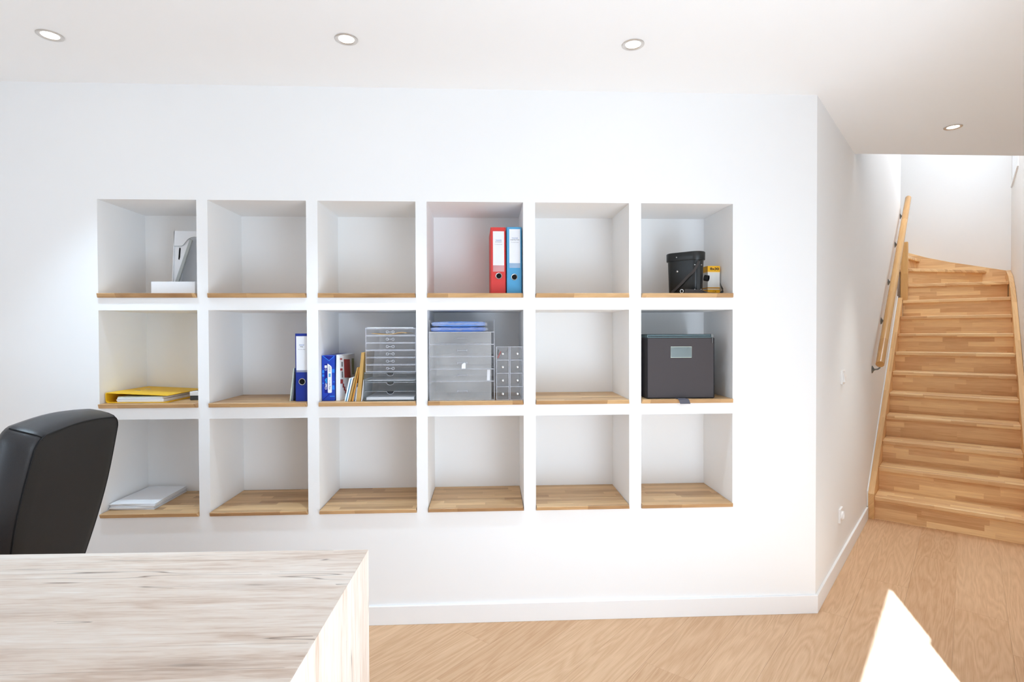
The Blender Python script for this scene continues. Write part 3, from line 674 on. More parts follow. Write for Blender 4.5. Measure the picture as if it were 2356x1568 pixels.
# ================================================================== things in the niches
def base_y(px, py, z): return atZ(px, py, z).y
def circ(cx, y, cz, r, n=24): return [(cx + r * math.cos(2 * PI * k / n), y, cz + r * math.sin(2 * PI * k / n)) for k in range(n)]
def M_front(x, y, z): return Matrix.Translation((x, y, z)) @ Matrix.Rotation(PI / 2, 4, 'X')

# ---- upright lever-arch binders
def binder(label, mat, x0, w, y0, z0, h, depth, rz, lab, ring, lines, group='lever-arch binders standing in the niches', pocket=None):
    """lab = (x0, x1, z0, z1) of the spine label, ring = (x, z, r), all from the spine's lower left corner"""
    B = thing('binder', label, 'binder', (x0, y0, z0), rz, group)
    t, c = 0.0028, 0.004
    mb = MB(); mb.prism([(0, depth), (0, c), (c, 0), (w - c, 0), (w, c), (w, depth), (w - t, depth), (w - t, c + t), (t, c + t), (t, depth)], 0, h); mb.build('cover', mat, B, 0.0008, 1)
    mb = MB(); mb.box(t + 0.002, w - t - 0.002, 0.03, depth - 0.012, 0.004, h - 0.022); mb.build('papers', PAPER, B)
    mb = MB(); mb.box(lab[0], lab[1], -0.0008, 0.0004, lab[2], lab[3]); L_ = mb.build('spine_label', PAPER, B)
    if pocket:
        mb = MB(); mb.box(pocket[0], pocket[1], -0.0006, 0.0002, pocket[2], lab[2]); mb.build('label_pocket', FILM, B)
    mb = MB(); mb.tube([(p[0], p[1], p[2]) for p in circ(ring[0], -0.0012, ring[1], ring[2])], 0.0019, 8, closed=True); mb.build('finger_ring', CHROME, B)
    mb = MB(); mb.lathe([(ring[2] - 0.001, -0.0002), (ring[2] - 0.001, 0.0006), (0.0, 0.0007)], 24, M_front(ring[0], 0, ring[1]), True, False); mb.build('hole_shade_disc', DARK, B)  # dark disc painted for the shade in the hole; spine stays uncut
    for (txt, z, size, wd, mt) in lines:
        text('lettering', txt, size, mt, L_, front((lab[0] + lab[1]) / 2, -0.0009, z), wd)
    return B
def spine(px0, px1, ptop, Y, z0):
    a, b = atY(px0, ptop, Y), atY(px1, ptop, Y); return a.x, b.x - a.x, a.z - z0
def rel(px, py, Y, x0, z0): p = atY(px, py, Y); return p.x - x0, p.z - z0
for (label, mat, Y, row, px0, px1, ptop, lpx, ring, lines, rz, poc) in (
    ('red lever-arch binder standing left of the light blue one', RED, 0.045, 0, 1128.5, 1163.6, 522.4, (1134.3, 1159.6, 610.0, 531.8), (1147.6, 634.3, 6.6),
     (('TOULOUSE', 552.4, 0.008, 0.0285, INKB), ('EXTENSION', 556.3, 0.008, 0.030, INKG), ('37 rue Paul Fournade', 562.0, 0.005, 0.036, INKG)), math.radians(1.2), 624.5),
    ('light blue lever-arch binder standing right of the red one', LBLUE, 0.040, 0, 1165.5, 1202.6, 521.8, (1171.9, 1196.7, 605.0, 527.0), (1183.4, 637.0, 6.6),
     (('TOULOUSE', 547.6, 0.008, 0.0285, INKB), ('CONSTRUCTION', 551.6, 0.008, 0.043, INK), ('37 rue Paul Fournade', 557.1, 0.005, 0.036, INKG)), math.radians(0.3), 616.0),
    ('royal blue lever-arch binder at the right edge of its niche', NAVY, 0.035, 1, 678.2, 707.8, 765.6, (682.0, 707.0, 851.2, 772.9), (695.3, 877.6, 6.9),
     (('PORNICHET', 793.5, 0.008, 0.0235, INKB), ('PINEL', 797.5, 0.008, 0.0145, INK), ('25 rue Pierre Mayet', 803.3, 0.005, 0.033, INKG)), 0.0, 856.0)):
    z0 = BASE[row]; x0, w_, h_ = spine(px0, px1, ptop, Y, z0)
    if mat is NAVY: w_ = min(w_, NR[1] - 0.002 - x0); h_ = 0.318
    if mat is LBLUE: w_ = min(w_, NR[3] - 0.004 - x0)
    l0 = rel(lpx[0], lpx[2], Y, x0, z0); l1 = rel(lpx[1], lpx[3], Y, x0, z0); r0 = rel(ring[0], ring[1], Y, x0, z0); pz = rel(lpx[0], poc, Y, x0, z0)[1]
    ls = [(t_, rel(px0, py, Y, x0, z0)[1], sz, wd, mt) for t_, py, sz, wd, mt in lines]
    binder(label, mat, x0, w_, Y, z0, h_, 0.28, rz, (l0[0], min(l1[0], w_ - 0.002), l0[1], l1[1]), (r0[0], r0[1], ring[2] / FOC * (Y + 2.585)), ls, pocket=(l0[0], min(l1[0], w_ - 0.002), pz))

# ---- things leaning in the xz plane, run back along y
def lean(name, label, cat, mat, quad, Y, depth, z0, group=None, parent=None, bevel=0.0006):
    p = [atY(q[0], q[1], Y) for q in quad]
    p[0].z = p[1].z = z0
    org = Vector(((p[0].x + p[1].x) / 2, Y, z0))
    mb = MB(org if parent is None else parent.location); mb.prism([(q.x, q.z) for q in p], Y, Y + depth, 'y')
    o = mb.build(name, mat, parent, bevel, 1)
    if parent is None: tag(o, label, cat, group)
    return o
z1 = BASE[1]
lean('booklet', 'thin pale booklet leaning leftmost against the royal blue binder', 'booklet', GREENC, [(666.0, 920), (668.4, 920), (676.6, 846.5), (675.0, 846.5)], 0.04, 0.20, z1, 'thin booklets beside the royal blue binder')
lean('booklet', 'thin dark-edged booklet between the pale booklet and the royal blue binder', 'booklet', GREYC, [(670.8, 920), (672.8, 920), (677.95, 856.0), (677.4, 856.0)], 0.05, 0.20, z1, 'thin booklets beside the royal blue binder')

# ---- white magazine file and the low box before it (first niche, top row)
z0 = BASE[0]
Yb = 0.055
a, b = atY(347.5, 648, Yb), atY(448.5, 648, Yb)
bx = thing('low_box', 'low white cardboard box lying in front of the magazine file', 'box', ((a.x + b.x) / 2, Yb, z0)); hw_ = (b.x - a.x) / 2; hh = a.z - z0
mb = MB(); mb.box(-hw_, hw_, 0, 0.115, 0, hh); mb.build('body', CARDW, bx, 0.0008, 1)
mb = MB(); mb.box(-hw_ + 0.001, hw_ - 0.001, 0.001, 0.114, hh, hh + 0.0012); mb.build('lid_flap', CARDW, bx)
Ym = 0.20
def Q(px, py, Y=Ym): p = atY(px, py, Y); return (p.x, p.z)
f0 = atY(426, 646, Ym); mf = thing('magazine_file', 'white die-cut cardboard magazine file standing behind the low box', 'magazine file', (f0.x, Ym, z0))
xr = NR[0] - 0.004
def pz(name, mat, poly, y0, y1): 
    mb = MB((f0.x, Ym, z0)); mb.prism(poly, y0, y1, 'y'); return mb.build(name, mat, mf)
xl_b = Q(394.5, 676)[0]; xl_t = Q(400.2, 531.3)[0]; zt = Q(400, 531.3)[1]
pz('back_panel', CARDW, [(xl_b, z0), (xr, z0), (xr, zt), (xl_t, zt)], Ym + 0.085, Ym + 0.088)
pz('side_panel', CARDW, [(xl_b, z0), Q(401.5, 677), Q(402.2, 646), Q(435.6, 549), Q(437, 540), (xl_t, Q(0, 540)[1])], Ym + 0.006, Ym + 0.010)
pz('edge_strip', CARDG, [Q(401.5, 677), Q(408.5, 677), Q(409.8, 646), Q(440.6, 552), Q(435.6, 549), Q(402.2, 646)], Ym + 0.004, Ym + 0.015)
flap = [Q(399.2, 565.3), (xl_t, zt), (xr, zt), (xr, Q(0, 545)[1])]
sc = [(453, 545.2), (447, 544.4), (440, 545.6), (433, 549.5), (427.5, 555.5), (423.5, 561), (420, 564.4), (416, 565.4), (400, 565.6)]
pz('top_flap', CARDW, [(xl_t, zt), (xr, zt)] + [(min(Q(*q)[0], xr), Q(*q)[1]) for q in sc], Ym, Ym + 0.003)
mb = MB((f0.x, Ym, z0)); mb.tube([(min(Q(*q)[0], xr), Ym + 0.0005, Q(*q)[1]) for q in sc], 0.0012, 6); mb.build('flap_edge', CARDG, mf)
pz('slot_shade', DARK, [Q(409.2, 596), Q(411.2, 597), Q(412.8, 591), Q(414.2, 571), Q(413.2, 569), Q(411.4, 569.4), Q(410.6, 575)], Ym + 0.0045, Ym + 0.0062)  # dark patch painting the shade of the cut-out; panel stays whole
pz('left_side', CARDW, [(xl_b, z0), (xl_b + 0.003, z0), (xl_t + 0.003, zt), (xl_t, zt)], Ym, Ym + 0.088)
mb = MB((f0.x, Ym, z0)); mb.box(xl_b, xr, Ym + 0.003, Ym + 0.088, z0, z0 + 0.003); mb.build('bottom_panel', CARDW, mf)

# ---- yellow folder lying flat (first niche, middle row) and the small box beside it
Yf = max(0.004, base_y(300, 926.4, z1)); P = lambda px, py, Y=Yf: atY(px, py, Y)
xl = P(242.6, 915).x; xr2 = P(386.5, 915).x; ztl = P(246, 902.8).z; ztr = P(385, 908.6).z
YF = thing('ring_folder', 'yellow ring folder lying flat with papers, open end forward', 'folder', ((xl + xr2) / 2, Yf, z1)); oY = YF.location.copy(); FD = 0.318; t = 0.003
mb = MB(oY)
out_ = [(xr2, z1), (xl + 0.010, z1), (xl + 0.003, z1 + 0.003), (xl, z1 + 0.009), (xl - 0.001, ztl - 0.006), (xl + 0.003, ztl), (xr2, ztr)]
inn_ = [(xr2, ztr - t), (xl + 0.006, ztl - t - 0.0005), (xl + t, ztl - 0.008), (xl + t, z1 + 0.010), (xl + 0.006, z1 + 0.005), (xl + 0.012, z1 + t), (xr2, z1 + t)]
mb.prism(out_ + inn_, Yf, Yf + FD, 'y'); mb.build('cover', YELLOW, YF, 0.0006, 1)
xs0 = P(268, 915).x; xs1 = P(374, 915).x; zz = z1 + t + 0.0004
for k, (mt, hgt, dx0, dx1, dy) in enumerate(((PAPER, 0.0065, 0, 0.002, 0.004), (PAPER, 0.006, -0.002, 0.004, 0.002), (GREYC, 0.0012, 0.0, 0.001, 0.006), (PAPER, 0.0055, 0.001, -0.001, 0.003), (GREENC, 0.005, 0.002, -0.003, 0.006))):
    mb = MB(oY); mb.box(xs0 + dx0, xs1 + dx1, Yf + dy, Yf + 0.300, zz, zz + hgt); mb.build('papers', mt, YF, 0.0005, 1); zz += hgt + 0.0003
for yy in (0.10, 0.18):
    mb = MB(oY); mb.tube([(xs0 + 0.012 + 0.0115 * math.cos(a_), Yf + yy, z1 + 0.005 + 0.0285 * math.sin(a_)) for a_ in [PI * q / 12 for q in range(13)]], 0.0013, 8); mb.build('ring', CHROME, YF)
mb = MB(oY); mb.box(xs0 - 0.004, xs0 + 0.016, Yf + 0.085, Yf + 0.195, z1 + t, z1 + t + 0.0004); mb.build('ring_plate', CHROME, YF)
for yy in (0.12, 0.20):
    kx = xl + 0.055; kz = ztl + (ztr - ztl) * 0.055 / (xr2 - xl)
    mb = MB(oY); mb.hexa([(kx, Yf + yy, kz - 0.001), (kx + 0.026, Yf + yy, kz - 0.0016), (kx + 0.026, Yf + yy + 0.007, kz - 0.0016), (kx, Yf + yy + 0.007, kz - 0.001), (kx, Yf + yy, kz + 0.0008), (kx + 0.026, Yf + yy, kz + 0.0004), (kx + 0.026, Yf + yy + 0.007, kz + 0.0004), (kx, Yf + yy + 0.007, kz + 0.0008)]); mb.build('eyelet_slot', CHROME, YF)
Ys = min(0.12, base_y(445, 916.8, z1)); s0, s1 = atY(436.5, 917, Ys), atY(457, 917, Ys)
sb = thing('small_box', 'small black box with white lid right of the yellow folder', 'box', ((s0.x + NR[0] - 0.004) / 2, Ys, z1)); hw_ = (NR[0] - 0.004 - s0.x) / 2; zm = atY(440, 909.6, Ys).z - z1; zt_ = atY(440, 900.3, Ys).z - z1
mb = MB(); mb.box(-hw_ + 0.0008, hw_, 0.001, 0.05, 0, zm); mb.build('body', BLACKP, sb, 0.001, 1)
mb = MB(); mb.box(-hw_, hw_, 0, 0.051, zm, zt_); mb.build('lid', CARDW, sb, 0.001, 1)

# ---- loose paper stack (first niche, bottom row)
z2 = BASE[2]
fl, fr, brr, bl = (Vector(q + (z2,)) for q in ((NL[0] + 0.006, 0.047), (-1.5560, 0.044), (-1.5640, 0.338), (NL[0] + 0.007, 0.340)))
ctr = (fl + fr + brr + bl) / 4; ctr.z = z2
PS = thing('paper_stack', 'untidy stack of loose white paper sheets on the bottom shelf', 'paper stack', ctr)
rp = random.Random(11); zz = z2 + 0.0002
for k in range(7):
    th_ = 0.0024 + rp.random() * 0.0012; jit = lambda: Vector((rp.uniform(-0.001, 0.006), rp.uniform(-0.005, 0.005), 0))
    q = [Vector((p.x, p.y, 0)) + jit() for p in (fl, fr, brr, bl)]
    mb = MB(ctr); n = 6; vs = []; 
    for lev in (0, 1):
        for i in range(n + 1):
            for j in range(n + 1):
                u, v = i / n, j / n
                p = (q[0] * (1 - u) + q[1] * u) * (1 - v) + (q[3] * (1 - u) + q[2] * u) * v
                wv = 0.0012 * (k / 6) * (math.sin(u * 5 + k) + math.cos(v * 6 + k * 0.7)) + 0.0022 * (k / 6) * (u * v) + (0.004 * max(0, v - 0.6) if k == 6 else 0)
                vs.append((p.x, p.y, zz + wv + 0.0024 * (k / 6) + lev * th_))
    N_ = (n + 1) ** 2; fs = []
    for i in range(n):
        for j in range(n):
            a_ = i * (n + 1) + j; f4 = (a_, a_ + n + 1, a_ + n + 2, a_ + 1); fs.append(f4[::-1]); fs.append(tuple(N_ + x for x in f4))
    edge = [i * (n + 1) for i in range(n + 1)] + [n * (n + 1) + j for j in range(1, n + 1)] + [i * (n + 1) + n for i in range(n - 1, -1, -1)] + [j for j in range(n - 1, 0, -1)]
    for i in range(len(edge)): a_, b_ = edge[i], edge[(i + 1) % len(edge)]; fs.append((a_, b_, N_ + b_, N_ + a_))
    mb.add(vs, fs); mb.build('sheet', PAPER, PS); zz += th_ + 0.0006

# ---- paper reams and leaning cards (third niche, middle row)
Yr = 0.040; P = lambda px, py, Y=Yr: atY(px, py, Y)
r0_, r1_ = P(740.6, 868), P(770.0, 868); zt = P(755, 817.2).z
RM = thing('paper_ream', 'blue wrapped ream of copy paper standing on its edge', 'paper ream', (r0_.x, Yr, z1)); oR = RM.location.copy()
mb = MB(oR); mb.box(r0_.x, r1_.x, Yr, Yr + 0.297, z1, zt); mb.build('wrapper', REAMB, RM, 0.002, 2)
def patch(name, mat, pts, lift=0.0006, parent=None):
    mb = MB(oR); mb.prism([(P(*q).x, P(*q).z) for q in pts], Yr - lift, Yr + 0.0002, 'y'); return mb.build(name, mat, parent or RM)
patch('brand_band', REAMD, [(746.2, 840), (747.5, 836.8), (754, 836.8), (754, 903.5), (746.6, 903.5)], 0.0005)
wl = patch('white_label', PAPER, [(753.6, 836.3), (756.2, 837.4), (761.9, 841.8), (763.2, 845), (763.6, 901.8), (761.8, 903.2), (755.6, 903.2), (754.3, 901.6)], 0.0009)
patch('fold_flap', REAML, [(741.5, 818.4), (744, 818.4), (758.5, 829.5), (757.5, 830.5)], 0.0004); patch('fold_flap', REAML, [(768.5, 818.4), (769.5, 819.4), (757.5, 829.5), (756.5, 828.7)], 0.0004)
patch('fold_flap', REAMD, [(741.5, 819), (757, 830), (769, 819)], 0.0003); patch('fold_flap', REAMD, [(742.2, 919.5), (758, 905), (759, 906), (744, 919.5)], 0.0004)
for q in ((741.2, 851, 746, 858), (764, 848.5, 769.6, 857), (741.2, 880, 746, 882), (766, 877, 769.8, 879), (764.5, 886, 769.8, 896), (759, 910, 769.8, 912), (741.2, 861, 746, 866)):
    patch('print_block', REAML, [(q[0], q[1]), (q[2], q[1]), (q[2], q[3]), (q[0], q[3])], 0.0003)
patch('white_square', PAPER, [(747.0, 840), (752.3, 840), (752.3, 846), (747.0, 846)], 0.0009)
patch('price_square', SKYL, [(756.2, 858.7), (760.9, 858.7), (760.9, 866.8), (756.2, 866.8)], 0.0012, wl)
for k in range(6): patch('bar_lines', INKG, [(756.2, 843 + 2.0 * k), (760.6, 843 + 2.0 * k), (760.6, 843.8 + 2.0 * k), (756.2, 843.8 + 2.0 * k)], 0.0012, wl)
def vtext(s_, px, py, size, wd, mt, lift=0.001, bold=0.0003): 
    p = P(px, py); return text('lettering', s_, size, mt, RM, front(p.x - oR.x, -lift, p.z - z1, -PI / 2), wd, bold)
k_ = (Yr + 2.585) / FOC
vtext('Clair', 750.3, 888.3, 0.0125, 14.6 * k_, PAPER); vtext('alfa', 750.3, 875.0, 0.0125, 11.6 * k_, CYAN)
vtext('90g', 758.8, 891.2, 0.009, 8.6 * k_, INK, 0.0013, 0); vtext('A4', 758.8, 882.8, 0.007, 5.0 * k_, INK, 0.0013, 0); vtext('500', 758.8, 876.2, 0.005, 4.5 * k_, INKG, 0.0013, 0)
mb = MB(oR); c_ = P(749.6, 849.8); mb.tube(circ(c_.x, Yr - 0.0007, c_.z, 0.0038, 16), 0.0006, 6, closed=True); mb.build('emblem', PAPER, RM)

p0_, p1_ = P(772.4, 868), P(781.2, 868); zt = P(776, 815.8).z
PK = thing('paper_packet', 'white opened paper packet with red print beside the blue ream', 'paper ream', (p0_.x, Yr + 0.004, z1)); oP = PK.location.copy()
mb = MB(oP); W_ = p1_.x - p0_.x; D_ = 0.292; loops = []
for q in range(9):
    v = q / 8; y = Yr + 0.004 + D_ * v; bul = 0.010 * math.sin(PI * v); loops.append([(p0_.x - 0.000, y, z1), (p1_.x + bul, y, z1), (p1_.x + bul + 0.002, y, z1 + (zt - z1) * 0.45), (p1_.x + bul * 0.7, y, zt - 0.003 - 0.004 * (1 - v)), (p0_.x + 0.003, y, zt), (p0_.x, y, z1 + (zt - z1) * 0.5)])
mb.rings(loops); mb.build('wrapper', PAPER, PK, 0, 2, 25)
def side(px, py):     # a point on the packet's right face
    v = min(max((px - 781.2) / 31.0, 0.0), 0.98); y = Yr + 0.004 + D_ * v; bul = 0.010 * math.sin(PI * v)
    z = atY(px, py, y).z; f_ = min(max((z - z1) / (zt - z1), 0), 1)
    x = p1_.x + bul + (0.002 * f_ / 0.45 if f_ < 0.45 else 0.002 - (0.002 + bul * 0.3) * (f_ - 0.45) / 0.55)
    return Vector((x, y, z))
def spatch(name, mat, x0, y0, x1, y1, n=3):
    mb = MB(oP); vs = []; 
    for i in range(n + 1):
        for j in range(n + 1): vs.append(side(x0 + (x1 - x0) * i / n, y0 + (y1 - y0) * j / n) + Vector((0.0012, 0, 0)))
    vs2 = [v - Vector((0.0008, 0, 0)) for v in vs]; N_ = len(vs); fs = []
    for i in range(n):
        for j in range(n): a_ = i * (n + 1) + j; f4 = (a_, a_ + n + 1, a_ + n + 2, a_ + 1); fs += [f4, tuple(N_ + q for q in f4)[::-1]]
    mb.add(vs + vs2, fs); mb.build(name, mat, PK)
spatch('red_print', MAROON, 781.4, 824, 784.5, 827); spatch('red_print', MAROON, 781.4, 847, 784.5, 852); spatch('red_print', MAROON, 781.4, 872, 784.8, 882); spatch('red_print', MAROON, 787.2, 826, 797.6, 868)
spatch('olive_print', OLIVE, 802.6, 824, 809.5, 861); spatch('dark_print', INKG, 783.4, 832, 785.2, 843); spatch('dark_print', INKG, 783.4, 854, 785.0, 868)
for k in range(5): spatch('red_print', MAROON, 784.6 + 1.8 * k, 882 + 7 * k, 786.4 + 1.8 * k, 891 + 7 * k, 2)

Yl = 0.012
def L2(name, label, mat, quad, dep, Y=Yl, cat='card'): return lean(name, label, cat, mat, quad, Y, dep, z1, 'cards and booklets leaning between the packet and the drawers')
nb = thing('notebook', 'white notebook with a teal spine stripe, leaning right of the packet', 'notebook', atY(796, 922, Yl)); nb.location.z = z1; nb['group'] = 'cards and booklets leaning between the packet and the drawers'
lean('pages', '', '', PAPER, [(792.0, 922), (800.2, 922), (812.4, 868.6), (803.4, 869.6)], Yl, 0.15, z1, parent=nb)
mbq = lean('spine_stripe', '', '', TEAL, [(795.0, 922), (797.2, 922), (809.0, 869.6), (807.0, 869.8)], Yl - 0.0008, 0.0012, z1, parent=nb); mbq['label'] = 'teal stripe on white spine'
L2('kraft_envelope', 'light kraft envelope leaning right of the white notebook', KRAFT, [(801.4, 922), (806.4, 922), (824.2, 844.4), (821.4, 844.8)], 0.21, cat='envelope')
L2('kraft_envelope', 'dark brown envelope leaning behind the light kraft one', KRAFTD, [(806.8, 922), (808.8, 922), (825.7, 844.6), (824.5, 844.5)], 0.21, cat='envelope')
L2('card_folder', 'orange card folder leaning between the brown envelope and the tall kraft board', ORANGE, [(809.1, 922), (812.4, 922), (827.3, 845.0), (826.0, 844.8)], 0.22, cat='folder')
L2('booklet', 'short grey booklet leaning before the tall kraft board', GREYC, [(812.9, 922), (814.6, 922), (822.6, 881.0), (821.2, 881.0)], 0.15, cat='booklet')
L2('booklet', 'short lavender-grey booklet next to the tall kraft board', PAPER, [(816.8, 922), (819.0, 922), (822.4, 890.0), (821.4, 890.0)], 0.15, cat='booklet')
L2('kraft_board', 'tall brown kraft board leaning against the clear drawers', KRAFT, [(819.6, 922), (829.4, 922), (838.0, 810.6), (831.2, 810.4)], 0.24, cat='board')
L2('card_sheet', 'white card sheet leaning between the kraft board and the smoke-grey drawers', PAPER, [(830.6, 922), (832.6, 922), (837.0, 873.0), (836.2, 873.0)], 0.22, cat='card')

# ---- drawer towers of clear plastic
def tower(root, x0, x1, y0, d, zs, mat, emat, shell=0.0022, top=True):
    o = root.location; mb = MB(o)
    mb.box(x0, x0 + shell, y0 + 0.004, y0 + d, zs[0], zs[-1]); mb.box(x1 - shell, x1, y0 + 0.004, y0 + d, zs[0], zs[-1]); mb.box(x0 + shell, x1 - shell, y0 + d - shell, y0 + d, zs[0], zs[-1])
    for k, z in enumerate(zs):
        if k == len(zs) - 1 and not top: continue
        zz_ = z if k == 0 else z - shell
        mb.box(x0 + shell, x1 - shell, y0 + 0.004, y0 + d - shell, zz_, zz_ + shell)
    mb.build('casing', mat, root)
    mb = MB(o); e = 0.0030
    for z in (zs if top else zs[:-1]):
        zz_ = max(z - e / 2, zs[0]); mb.box(x0, x1, y0, y0 + 0.004, zz_, zz_ + e)
    mb.box(x0, x0 + e, y0, y0 + 0.004, zs[0], zs[-1]); mb.box(x1 - e, x1, y0, y0 + 0.004, zs[0], zs[-1]); mb.build('front_edge', emat, root)
def drawer(root, x0, x1, y0, d, za, zb, mat, emat, notch=None, rimmed=True):
    o = root.location; g = 0.0034; xa, xb = x0 + g, x1 - g; za += 0.0026; zb -= 0.0028; mb = MB(o)
    if notch:
        r_, cx = notch, (xa + xb) / 2; poly = [(xa, za), (xb, za), (xb, zb), (cx + r_, zb)]
        arc = [(cx + r_ * math.cos(-PI * q / 12), zb - 0.80 * r_ * math.sin(PI * q / 12)) for q in range(1, 12)]
        mb.prism(poly + arc + [(cx - r_, zb), (xa, zb)], y0 + 0.0004, y0 + 0.0024, 'y')
    else: mb.box(xa, xb, y0 + 0.0004, y0 + 0.0024, za, zb)
    hh_ = (zb - za) * 0.86
    mb.box(xa, xa + 0.0016, y0 + 0.0024, y0 + d - 0.006, za, za + hh_); mb.box(xb - 0.0016, xb, y0 + 0.0024, y0 + d - 0.006, za, za + hh_); mb.box(xa, xb, y0 + 0.0024, y0 + d - 0.006, za, za + 0.0014)
    D = mb.build('drawer', mat, root)
    if rimmed:
        mb = MB(o); r_ = 0.0009
        if notch: mb.tube([(xa, y0 - 0.0002, zb)] + [(cx - notch, y0 - 0.0002, zb)] + [(p[0], y0 - 0.0002, p[1]) for p in arc[::-1]] + [(cx + notch, y0 - 0.0002, zb), (xb, y0 - 0.0002, zb)], r_, 5)
        else: mb.tube([(xa, y0, za), (xb, y0, za), (xb, y0, zb), (xa, y0, zb)], r_, 5, closed=True)
        mb.build('drawer_rim', emat, D)
    return D, xa, xb, za, zb
Yd = 0.014
xd0, xd1 = atY(838.0, 890, Yd).x, NR[2] - 0.002
za = [z1] + [atY(900, py, Yd).z for py in (898.0, 877.5, 856.3)]; za[0] = z1
za = [z1, atY(900, 898.6, Yd).z, atY(900, 877.8, Yd).z, atY(900, 856.4, Yd).z]
SM = thing('drawer_unit', 'smoke-grey three-drawer paper unit under the clear six-drawer one', 'drawer unit', ((xd0 + xd1) / 2, Yd, z1), 0, None)
tower(SM, xd0, xd1, Yd, 0.325, za, SMOKE, SMOKEE)
for k in range(3): drawer(SM, xd0, xd1, Yd, 0.325, za[k], za[k + 1], SMOKE, ACRYE, notch=0.0165)
xu0, xu1 = atY(840.8, 800, Yd).x, NR[2] - 0.003
zu = [za[-1] + 0.0018 + (atY(900, 755.6, Yd).z - za[-1]) * k / 6 for k in range(7)]
CU = thing('drawer_unit', 'clear six-drawer unit stacked on the smoke-grey drawer unit', 'drawer unit', ((xu0 + xu1) / 2, Yd, zu[0]))
tower(CU, xu0, xu1, Yd, 0.32, zu, ACRYL, ACRYE)
for k in range(6):
    D, xa, xb, z_a, z_b = drawer(CU, xu0, xu1, Yd, 0.32, zu[k], zu[k + 1], ACRYL, ACRYE)
    zc = (z_a + z_b) / 2; c0, c1 = atY(891.4, 800, Yd).x, atY(904.6, 800, Yd).x
    mb = MB(CU.location)
    for cx in (c0, c1): mb.tube(circ(cx, Yd - 0.004, zc, 0.0056, 18), 0.0013, 6, closed=True)
    mb.box(c0 + 0.0056, c1 - 0.0056, Yd - 0.005, Yd - 0.003, zc - 0.0008, zc + 0.0012); mb.box(c0 - 0.001, c0 + 0.001, Yd - 0.004, Yd + 0.0006, zc - 0.001, zc + 0.001); mb.box(c1 - 0.001, c1 + 0.001, Yd - 0.004, Yd + 0.0006, zc - 0.001, zc + 0.001)
    mb.build('handle', ACRYE, D)
# what lies in and on them
def sheets(label, x0, x1, y0, y1, z, h, mat=PAPER, name='paper_pile', cat='paper', group=None):
    org = ((x0 + x1) / 2, y0, z); mb = MB(org); mb.box(x0, x1, y0, y1, z, z + h); return tag(mb.build(name, mat, None, 0.0004, 1), label, cat, group)
sheets('thick white paper pile in the lowest smoke-grey drawer', xd0 + 0.008, xd1 - 0.012, Yd + 0.008, Yd + 0.30, za[0] + 0.0044, 0.013)
sheets('thin white paper pile in the top smoke-grey drawer', xd0 + 0.014, xd1 - 0.010, Yd + 0.007, Yd + 0.30, za[2] + 0.0044, 0.0016)
sheets('single thin pile of white paper lying on top of the clear drawers', xu0 + 0.007, xu1 - 0.012, Yd + 0.004, Yd + 0.30, zu[6] + 0.0016, 0.0030)
ex0, ex1 = xu0 + 0.028, xu1 - 0.045; zb_ = zu[5] + 0.0044
mb = MB(((ex0 + ex1) / 2, Yd, zb_)); vs = []; n = 14
for lev in (0, 1):
    for i in range(n + 1):
        u = i / n; hgt = 0.0006 + 0.0022 * math.exp(-((u - 0.0) / 0.16) ** 2) * 2.2 + 0.0085 * math.exp(-((u - 0.86) / 0.20) ** 2)
        for y in (Yd + 0.006, Yd + 0.25): vs.append((ex0 + (ex1 - ex0) * u, y, zb_ + hgt + lev * 0.0024))
N_ = 2 * (n + 1); fs = []
for i in range(n):
    a_ = 2 * i; f4 = (a_, a_ + 2, a_ + 3, a_ + 1); fs += [f4[::-1], tuple(N_ + q for q in f4), (a_, a_ + 2, N_ + a_ + 2, N_ + a_), (a_ + 1, a_ + 3, N_ + a_ + 3, N_ + a_ + 1)]
fs += [(0, 1, N_ + 1, N_), (2 * n, 2 * n + 1, N_ + 2 * n + 1, N_ + 2 * n)]
mb.add(vs, fs); tag(mb.build('amber_envelope', ENVY), 'curled amber envelope in the top drawer of the clear unit', 'envelope')

# ---- frosted tower with blue packs on its top tray (fourth niche, middle row)
Yt = 0.010
xt0, xt1 = max(atY(987.4, 850, Yt).x, NL[3] + 0.003), atY(1138.0, 850, Yt).x
zt = [z1] + [atY(1060, py, Yt).z for py in (876.8, 848.5, 820.0, 791.8, 763.5, 735.5)]
FT = thing('drawer_tower', 'wide frosted clear drawer tower with blue packs in its top tray', 'drawer unit', ((xt0 + xt1) / 2, Yt, z1))
tower(FT, xt0, xt1, Yt, 0.33, zt[:6], FROST, ACRYE, 0.003)
for k in range(5):
    D, xa, xb, z_a, z_b = drawer(FT, xt0, xt1 - 0.012, Yt, 0.33, zt[k], zt[k + 1], FROST, FROST)
    zc = (z_a + z_b) / 2; h0, h1 = atY(1052.5, 850, Yt).x, atY(1075.0, 850, Yt).x
    mb = MB(FT.location); mb.box(h0, h1, Yt - 0.005, Yt + 0.0004, zc - 0.0008, zc + 0.0008); mb.box(h0, h0 + 0.002, Yt - 0.004, Yt + 0.0004, zc - 0.005, zc + 0.005); mb.box(h1 - 0.002, h1, Yt - 0.004, Yt + 0.0004, zc - 0.005, zc + 0.005); mb.build('handle', ACRYE, D)
mb = MB(FT.location); sh = 0.003
mb.box(xt0, xt0 + sh, Yt + 0.004, Yt + 0.33, zt[5] + 0.001, zt[6]); mb.box(xt1 - sh, xt1, Yt + 0.004, Yt + 0.33, zt[5] + 0.001, zt[6]); mb.box(xt0, xt1, Yt + 0.327, Yt + 0.33, zt[5] + 0.001, zt[6]); mb.build('top_tray', FROST, FT)
q0 = atY(1062, 833, Yt - 0.002)
